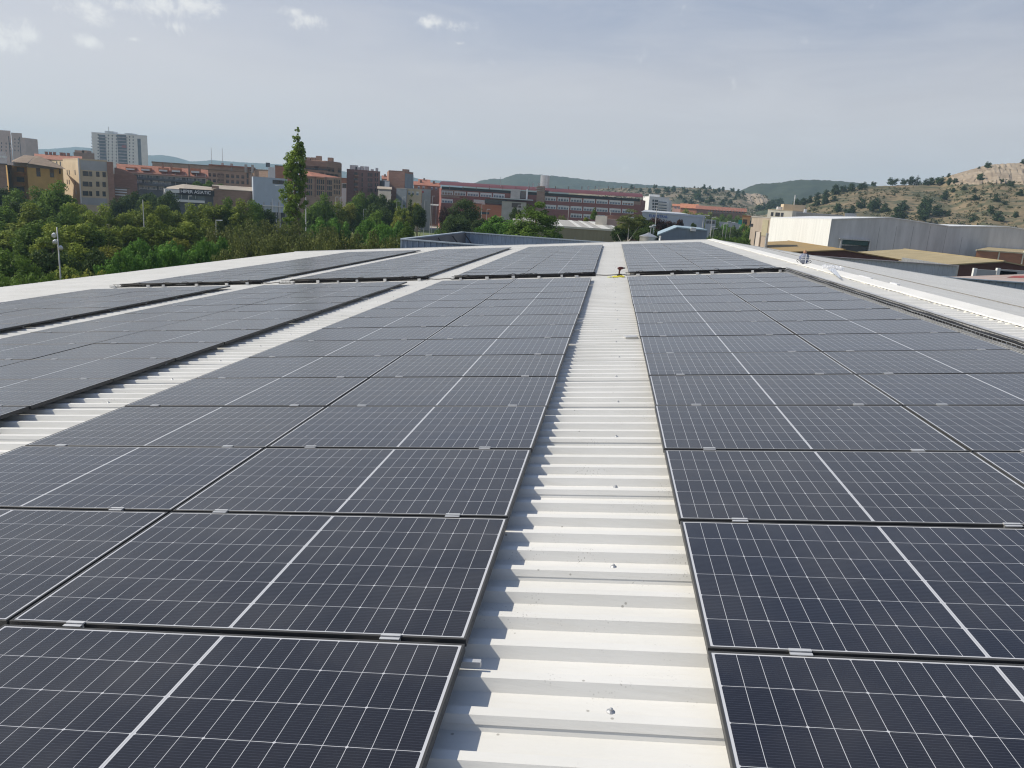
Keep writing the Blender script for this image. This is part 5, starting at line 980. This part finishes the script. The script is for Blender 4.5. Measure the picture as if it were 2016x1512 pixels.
# the tall poplar: an irregular column of foliage on a slim stem
def poplar():
    Y = 98; P = at(583, 257, Y); k = Y / F * 1.03; q = random.Random(5); cl = []
    prof = [(480, 572, 22), (465, 574, 27), (450, 578, 30), (435, 578, 26), (420, 574, 24), (405, 577, 30), (392, 579, 36), (378, 580, 36), (365, 582, 32), (352, 584, 27), (340, 582, 28), (330, 580, 27), (320, 580, 26), (311, 580, 25), (303, 583, 22), (296, 588, 18), (288, 590, 14), (280, 587, 9), (272, 582, 9), (264, 587, 7), (258, 588, 5)]
    cx0 = P[0]
    for (y, x, w) in prof:
        c = at(x, y, Y)
        for j in range(max(3, int(w / 1.7))):
            a = q.uniform(0, 6.28); r = math.sqrt(q.random()) * w * k * .76
            cl.append((c[0] - cx0 + math.cos(a) * r, math.sin(a) * r * .9, c[2] + q.uniform(-.5, .5), q.uniform(.26, .50) * (1 if w > 10 else .6)))
    o = empty('poplar_tree', 'very tall slim poplar rising above the roofs and the wood', 'tree', (cx0, Y, 0))
    cm = leaves_mesh('crown', cl, 460, .115, L_pop, 5); place('crown', cm, o)
    g = MB(); g.tube([(at(600, 560, Y)[0] - cx0, 0, 0), (at(590, 470, Y)[0] - cx0, 0, at(590, 470, Y)[2]), (at(580, 380, Y)[0] - cx0, 0, at(580, 380, Y)[2]), (at(586, 300, Y)[0] - cx0, 0, at(586, 300, Y)[2]), (at(587, 258, Y)[0] - cx0, 0, P[2])], [.32, .26, .17, .09, .02], 8)
    for i in range(14):
        y = 470 - i * 10; c = at(583, y, Y); a = i * 2.4; g.tube([(c[0] - cx0, 0, c[2]), (c[0] - cx0 + math.cos(a) * .7, math.sin(a) * .7, c[2] + .9), (c[0] - cx0 + math.cos(a) * .9, math.sin(a) * .9, c[2] + 1.6)], [.07, .05, .015], 5)
    g.build('trunk', bark, o, smooth=True)
poplar()
tree('cypress', 809.5, 375, 140, 14, 'slim dark cypress standing before the beige house', name='cypress_tree'); tree('cypress', 796, 397, 138, 11, 'shorter dark cypress beside the slim tall cypress', name='cypress_tree')
tree('stone', 921, 389, 148, 82, 'broad dark stone pine in front of the red brick building', name='pine_tree', yb=462); tree('dark0', 900, 420, 142, 56, 'dark lower tree under the stone pine', yb=466); tree('dark1', 948, 430, 138, 46, 'small dark tree right of the stone pine', yb=468)
tree('plum', 879, 406, 160, 34, 'small reddish green tree at the left end of the red brick building'); tree('green0', 884, 424, 155, 30, 'small green tree under the reddish one')
tree('pine0', 985, 421, 100, 96, 'broad bright green tree left of the olive hall', yb=486); tree('pine1', 958, 440, 92, 60, 'lower bright green bush by the blue parapet', yb=486); tree('pine0', 1003, 436, 94, 60, 'round green tree touching the corner of the olive hall', yb=486)
tree('dark1', 1016, 408, 130, 26, 'small dark conifer in front of the grey concrete block', name='conifer_tree', yb=450); tree('pyramid', 1059, 387, 86, 142, 'large pyramid-shaped green tree before the olive hall', yb=486); tree('pyramid', 1092, 446, 84, 34, 'small green tree at the foot of the pyramid tree', yb=486)
tree('olive0', 1108, 421, 150, 26, 'small round tree before the red brick wall, behind the olive hall roof'); tree('pyramid', 1171, 406, 150, 18, 'small pointed tree against the lower window band'); tree('yellow0', 1155, 422, 150, 14, 'small yellow shrub behind the olive hall roof'); tree('green1', 1195, 424, 152, 22, 'small green tree behind the roof tank')
tree('birch', 1244, 404, 96, 66, 'slender tree with pale trunk right of the olive hall', name='birch_tree', yb=454); tree('dark0', 1264, 424, 104, 56, 'dark round tree behind the pale-trunked tree', yb=478); tree('dark1', 1228, 440, 108, 50, 'dark bushy tree beside the olive hall', yb=482)
tree('plum', 1292, 428, 130, 52, 'dark plum-red tree in front of the lettered warehouse', yb=470); tree('plum', 1318, 434, 136, 34, 'smaller plum-red tree right of the large plum-red one', yb=465); tree('plum', 1340, 431, 140, 16, 'small plum-red tree before the warehouse wall'); tree('dark0', 1366, 438, 140, 12, 'tiny dark round tree behind the blue shed roof')
tree('dark1', 1275, 446, 92, 60, 'dark tree mass behind the steel tank', yb=488)
for i, (x, y, Y, w) in enumerate([(1337, 413, 380, 34), (1352, 411, 385, 36), (1368, 411, 380, 36), (1384, 413, 375, 36), (1398, 417, 365, 34), (1412, 420, 350, 34), (1376, 415, 360, 30), (1345, 417, 365, 30)]): tree('plane%d' % (i % 3), x, y, Y, w, 'yellow green tree in the row below the red roofed terrace', 'trees below the red roofed terrace')
for i, (x, y, Y, w) in enumerate([(1424, 421, 340, 34), (1438, 422, 335, 36), (1452, 423, 340, 36), (1466, 422, 342, 32), (1410, 426, 320, 34)]): tree('green%d' % (i % 2), x, y, Y, w, 'mid green tree behind the grey shed', 'green trees behind the grey shed')
for i, (x, y, Y, w) in enumerate([(1413, 446, 200, 36), (1430, 440, 205, 30), (1440, 444, 200, 36), (1452, 446, 190, 38), (1466, 440, 195, 38), (1475, 446, 185, 34), (1420, 452, 190, 36)]): tree(('dark0', 'pine1', 'green0')[i % 3], x, y, Y, w, 'roadside tree between the blue shed and the beige annex', 'roadside trees')
for i, x in enumerate((1398, 1410, 1422, 1434, 1446, 1458, 1470)): tree('bush', x, 463.5 + i * .4, 120, 22, 'dark clipped hedge bush left of the beige annex', 'hedge bushes', 'hedge', 'hedge')
tree('bush', 870, 438, 190, 30, 'low clipped hedge by the car park, left', name='hedge', cat='hedge'); tree('bush', 892, 440, 188, 28, 'low clipped hedge by the car park, right', name='hedge', cat='hedge')
# pines and shrubs on the hills
def hill_tree(Hl, x, y, w, label, group, key=None):
    P = Hl.find(x, y); c, t, W_, H_ = PROTO[key or 'hill%d' % rnd.randrange(3)]; s = w / F * abs((np.array(P) - CP) @ RC[2]) / W_
    o = empty('pine_tree', label, 'tree', (P[0], P[1], P[2] - .3), rnd.random() * 6, group); o.scale = (s, s, s * rnd.uniform(.8, 1.05) * W_ / H_); place('crown', c, o); place('trunk', t, o)
LR, GR = 'dark round pine dotted over the dry slope of the right hill', 'pines on the right hill'
for x, y, w in [(1757, 366, 22), (1780, 365, 16), (1793, 364, 16), (1806, 365, 18), (1822, 364, 15), (1831, 364, 18), (1852, 351, 12), (1868, 347, 11), (1848, 366, 22), (1862, 364, 14), (1870, 362, 14), (1916, 357, 18), (1941, 332, 15), (1926, 333, 9), (2012, 323, 12), (1963, 366, 16), (1948, 360, 10), (1838, 392, 18), (1846, 386, 12), (1882, 398, 18), (1914, 396, 18), (1928, 404, 12), (1892, 420, 16), (1897, 434, 26), (1857, 436, 20), (1776, 424, 34), (1802, 424, 30), (1790, 412, 26), (1820, 426, 16), (1735, 420, 26), (1712, 418, 26), (1690, 416, 26), (1672, 410, 24), (1745, 412, 22), (1700, 408, 22), (1722, 432, 34), (1770, 434, 24), (1640, 424, 18), (1625, 420, 20), (1650, 420, 16), (1895, 376, 12), (1877, 374, 11), (1860, 378, 10), (1970, 384, 18), (1995, 372, 20), (2005, 420, 22), (1975, 434, 24), (1992, 438, 26), (2012, 440, 20), (1960, 440, 16), (1934, 428, 14)]: hill_tree(H_r, x, y, w, LR, GR)
for x, y, w in [(1690, 374, 16), (1672, 376, 18), (1655, 379, 18), (1640, 383, 20), (1624, 388, 20), (1608, 393, 18), (1592, 399, 18), (1578, 404, 18), (1565, 408, 20), (1700, 370, 14), (1632, 396, 16), (1614, 402, 18), (1598, 408, 18), (1720, 367, 12)]: hill_tree(H_r, x, y, w, 'dark pine in the row along the left shoulder of the right hill', 'pines along the shoulder of the right hill')
LM, GM_ = 'dark round pine on the low scrubby hill behind the white flats', 'pines on the low middle hill'
for x, y, w in [(1386, 372, 11), (1397, 372, 8), (1414, 377, 10), (1422, 376, 9), (1440, 378, 10), (1453, 379, 10), (1461, 382, 8), (1367, 370, 5), (1289, 372, 10), (1244, 372, 10), (1312, 380, 14), (1293, 382, 14), (1347, 382, 14), (1367, 388, 18), (1387, 384, 14), (1402, 382, 14), (1430, 386, 12), (1448, 388, 14), (1421, 396, 11), (1370, 400, 22), (1355, 402, 16), (1388, 402, 20), (1343, 398, 14), (1334, 392, 12), (1325, 378, 12), (1410, 404, 16), (1428, 402, 12), (1278, 380, 10), (1302, 390, 10), (1462, 386, 8), (1344, 374, 8), (1262, 378, 9), (1376, 378, 8), (1440, 394, 10)]: hill_tree(H_mid, x, y, w, LM, GM_)
for x, y, w in [(1487, 412, 18), (1500, 410, 20), (1512, 408, 20), (1524, 406, 20), (1535, 404, 18), (1478, 416, 16), (1494, 420, 20), (1508, 418, 20)]: hill_tree(H_mid, x, y, w, 'dark pine in the wood below the small rocky knoll', 'pines below the rocky knoll')
def scrub_cover(Hl, n, seed, x0, x1, tmin, tmax, name, label, size):
    q = random.Random(seed); cl = []
    for i in range(n):
        x = q.uniform(x0, x1); t = q.uniform(tmin, tmax); P = Hl.pt(x, t)
        if noise2(P[0] * .05, P[1] * .05, seed) < -.15 + q.uniform(-.3, .3): continue
        r = size * q.uniform(.25, 1.15) ** 1.3; cl.append((P[0], P[1], P[2] + r * .2, r))
    o = bpy.data.objects.new(name, leaves_mesh(name, cl, 16 / size / size, size * .42, leafmat('grey_green_scrub', (0.120, 0.120, 0.058), (0.070, 0.080, 0.040), scale=.06, rndv=0) if 'grey_green_scrub' not in MATS else MATS['grey_green_scrub'], seed, up=.6)); col.objects.link(o); tag(o, label, 'scrub', None, 'stuff')
scrub_cover(H_r, 3600, 3, 1560, 2260, .25, .97, 'scrub', 'grey green scrub covering the dry right hill', .95)
scrub_cover(H_mid, 2600, 4, 1180, 1560, .2, .99, 'scrub', 'grey green scrub covering the low middle hill', 1.5)
# ------------------------------------------------------------------ lamp posts, floodlights, cars
headm = mat('lamp_housing', (.62, .64, .66), .4, .08, 5); wpole = mat('pale_grey_pole', (.50, .50, .49), .55, .08, 2)
P = at(112, 447, 47); fl_ = empty('floodlight_mast', 'slim mast with three round floodlights at the left roof edge', 'floodlight', (P[0], 47, 0))
g = MB(); g.tube([(0, 0, 0), (0, 0, P[2])], [.07, .035], 8); g.build('pole', wpole, fl_, smooth=True)
for (x, y, sgn) in ((106, 459, -1), (108, 472, -1), (119.5, 484, 1)):
    c = at(x, y, 47) - np.array([P[0], 47, 0]); g = MB()
    pts = [c, c + np.array([.05, -.07, -.06]), c + np.array([.10, -.14, -.13]), c + np.array([.13, -.18, -.17])]; g.tube(pts, [.05, .10, .15, .16], 12); hd = g.build('floodlight', headm, fl_, smooth=True)
    MB().tube([(0, 0, c[2] + .02), tuple(c)], .02, 5).build('bracket', GALV, fl_)
def lamp(x, yt, Y, label, arm=0, hd=1, r=.07, group=None):
    P = at(x, yt, Y); o = empty('street_lamp', label, 'street lamp', (P[0], Y, 0), group=group)
    MB().tube([(0, 0, 0), (0, 0, P[2])], [r, r * .6], 6).build('pole', wpole, o)
    if hd:
        for s in ((-1, 1) if hd == 2 else (1,)): MB().hexa([(s * .05, -.12, P[2] - .02), (s * (arm + .5), -.12, P[2] + .02), (s * (arm + .5), .12, P[2] + .02), (s * .05, .12, P[2] - .02)], [(s * .05, -.12, P[2] + .08), (s * (arm + .5), -.1, P[2] + .12), (s * (arm + .5), .1, P[2] + .12), (s * .05, .12, P[2] + .08)]).build('lamp_head', headm, o)
    return o
lamp(281, 393, 95, 'grey pole with small boxes among the trees left of the shop', 0, 0, .09); lamp(371, 386, 140, 'tall grey street lamp before the shop sign', .2, 1)
lamp(551, 366, 150, 'tall lamp with double head before the light blue box building', .5, 2, .09); lamp(537, 392, 150, 'thin pale pole left of the double-headed lamp', 0, 0); lamp(543.5, 394, 152, 'second thin pale pole left of the double-headed lamp', 0, 0)
lamp(602, 388, 140, 'thick pale post just right of the poplar', 0, 0, .16); lamp(425, 434, 84, 'leaning pale lamp post among the olive green trees', .3, 1)
for i, (x, y, Y) in enumerate([(660.5, 388, 190), (667.5, 390, 188), (670.5, 388, 192), (704.5, 383, 200), (739.5, 391, 200), (766, 384, 205), (781.5, 396, 175), (792, 388, 200), (715.5, 412, 170), (821, 398, 240), (836, 394, 250), (848, 402, 230), (851.5, 386, 250)]): lamp(x, y, Y, 'thin street lamp among the trees left of the red brick building', .3, 1, .08, 'street lamps left of the red brick building')
for i, (x, y, Y) in enumerate([(949, 402, 200), (959, 412, 190), (1020, 404, 170), (1120, 408, 190), (1202.5, 412, 190)]): lamp(x, y, Y, 'thin street lamp in front of the red brick building', .3, 1, .08, 'street lamps before the red brick building')
lamp(1294, 404, 118, 'tall bare pole in front of the plum-red tree', 0, 0, .08); lamp(1385.5, 424, 160, 'tall lamp with wide white head behind the blue shed', .7, 2, .09); lamp(1402, 428, 165, 'thin lamp behind the right end of the blue shed', .3, 1)
for i, (x, y) in enumerate([(1440, 438), (1432, 436), (1425, 441), (1401, 446), (1405, 450)]): lamp(x, y, 150, 'thin pole by the roadside trees right of the blue shed', .2, 1, .06, 'poles by the roadside trees')
P = at(1458, 433, 200); o = empty('road_sign', 'small turquoise sign panel on a post beside the orange hut', 'sign', (P[0], 200, 0)); MB().tube([(0, 0, 0), (0, 0, P[2])], .06, 6).build('post', wpole, o); MB().box(-.45, -.08, P[2] - 1.1, .45, -.02, P[2]).build('sign_panel', mat('turquoise_sign', (.02, .30, .24), .5, .1, 3), o)
P = at(1808, 344, 425); o = empty('pylon', 'thin lattice mast on the crest of the right hill', 'mast', (P[0], 425, P[2] - 6)); g = MB()
for s in (-1, 1): g.tube([(s * .7, 0, 0), (s * .12, 0, 6)], .07, 4)
for k in range(5): g.tube([(-.7 + .11 * k, 0, 1.1 * k), (.6 - .11 * k, 0, 1.1 * k + 1.1)], .04, 4)
g.build('lattice', GALV, o); MB().tube([(-.6, 0, 5.4), (.6, 0, 5.4)], .06, 4).build('crossarm', GALV, o)
carglass = mat('car_glass', (.02, .025, .03), .08, .2, 1); tyre = mat('tyre_rubber', (.02, .02, .02), .8, .2, 6); hub = mat('wheel_rim', (.5, .5, .52), .35, .1, 6, metal=.6); lampm = mat('lamp_glass', (.55, .5, .45), .2, .1, 5)
def car(x, y, rz, c, label, Y=None):
    P = atz(x, y, .02); o = empty('parked_car', label, 'car', (P[0], P[1], .02), rz)
    pr = [(-2.1, .35), (-2.1, .75), (-1.95, .9), (-1.2, .95), (1.0, .95), (1.9, .82), (2.12, .65), (2.12, .35)]; g = MB()
    for (a, b_) in zip(pr, pr[1:]): g.face([(a[0], -.85, a[1]), (b_[0], -.85, b_[1]), (b_[0], .85, b_[1]), (a[0], .85, a[1])])
    for s in (-1, 1): g.face([(p[0], s * .85, p[1]) for p in (pr if s < 0 else pr[::-1])])
    g.face([(2.12, -.85, .35), (-2.1, -.85, .35), (-2.1, .85, .35), (2.12, .85, .35)][::-1]); m = mat('car_paint_' + c[0], c[1], .3, .03, 1); g.build('body', m, o)
    MB().hexa([(-1.9, -.78, .93), (1.0, -.78, .93), (1.0, .78, .93), (-1.9, .78, .93)], [(-1.45, -.62, 1.42), (.25, -.62, 1.42), (.25, .62, 1.42), (-1.45, .62, 1.42)]).build('window', carglass, o)
    MB().hexa([(-1.47, -.63, 1.42), (.27, -.63, 1.42), (.27, .63, 1.42), (-1.47, .63, 1.42)], [(-1.35, -.58, 1.47), (.15, -.58, 1.47), (.15, .58, 1.47), (-1.35, .58, 1.47)]).build('car_roof', m, o)
    for a in (-1.3, 1.35):
        for s in (-1, 1):
            w = MB().tube([(a, s * .68, .32), (a, s * .87, .32)], .32, 14).build('wheel', tyre, o); MB().tube([(a, s * .86, .32), (a, s * .885, .32)], .19, 10).build('rim', hub, w)
    for s in (-1, 1): MB().box(2.05, s * .7 - .15, .62, 2.13, s * .7 + .15, .74).build('headlight', lampm, o)
for x, y, rz, c, l in [(812, 446, .2, ('white', (.75, .75, .74)), 'white car beside the lawn, half hidden by a bush'), (927, 453.5, .1, ('white', 0), 'white car just beyond the blue parapet corner'), (857, 441, .3, ('silver', (.45, .46, .47)), 'silver car parked by the low hedge'), (842, 438, 1.4, ('dark_blue', (.03, .04, .07)), 'dark blue car in the car park'), (851, 432, .2, ('red', (.22, .05, .04)), 'dark red car in the car park'), (836, 430, .2, ('white', 0), 'white car at the far side of the car park'), (846, 426, .2, ('silver', 0), 'silver car below the white canopy'), (1397, 461, .1, ('white', 0), 'white van-like car right of the blue shed'), (1410, 462, .1, ('silver', 0), 'silver car right of the blue shed'), (1422, 463, .1, ('white', 0), 'white car before the clipped hedge')]:
    car(x, y, rz, c, l)
# ------------------------------------------------------------------ air
hz = MB().box(-4300, -400, -2, 3000, 4150, 270).build('haze', None)
hz.data.materials.clear(); hm = bpy.data.materials.new('haze'); hm.use_nodes = True; t = hm.node_tree; t.nodes.clear()
pv = t.nodes.new('ShaderNodeVolumePrincipled'); pv.inputs['Color'].default_value = (.52, .75, .96, 1); pv.inputs['Density'].default_value = 2.0e-4; pv.inputs['Anisotropy'].default_value = .05
oo = t.nodes.new('ShaderNodeOutputMaterial'); t.links.new(pv.outputs[0], oo.inputs['Volume']); hz.data.materials.append(hm); tag(hz, 'thin summer haze in the air over the whole scene', 'haze', None, 'stuff')
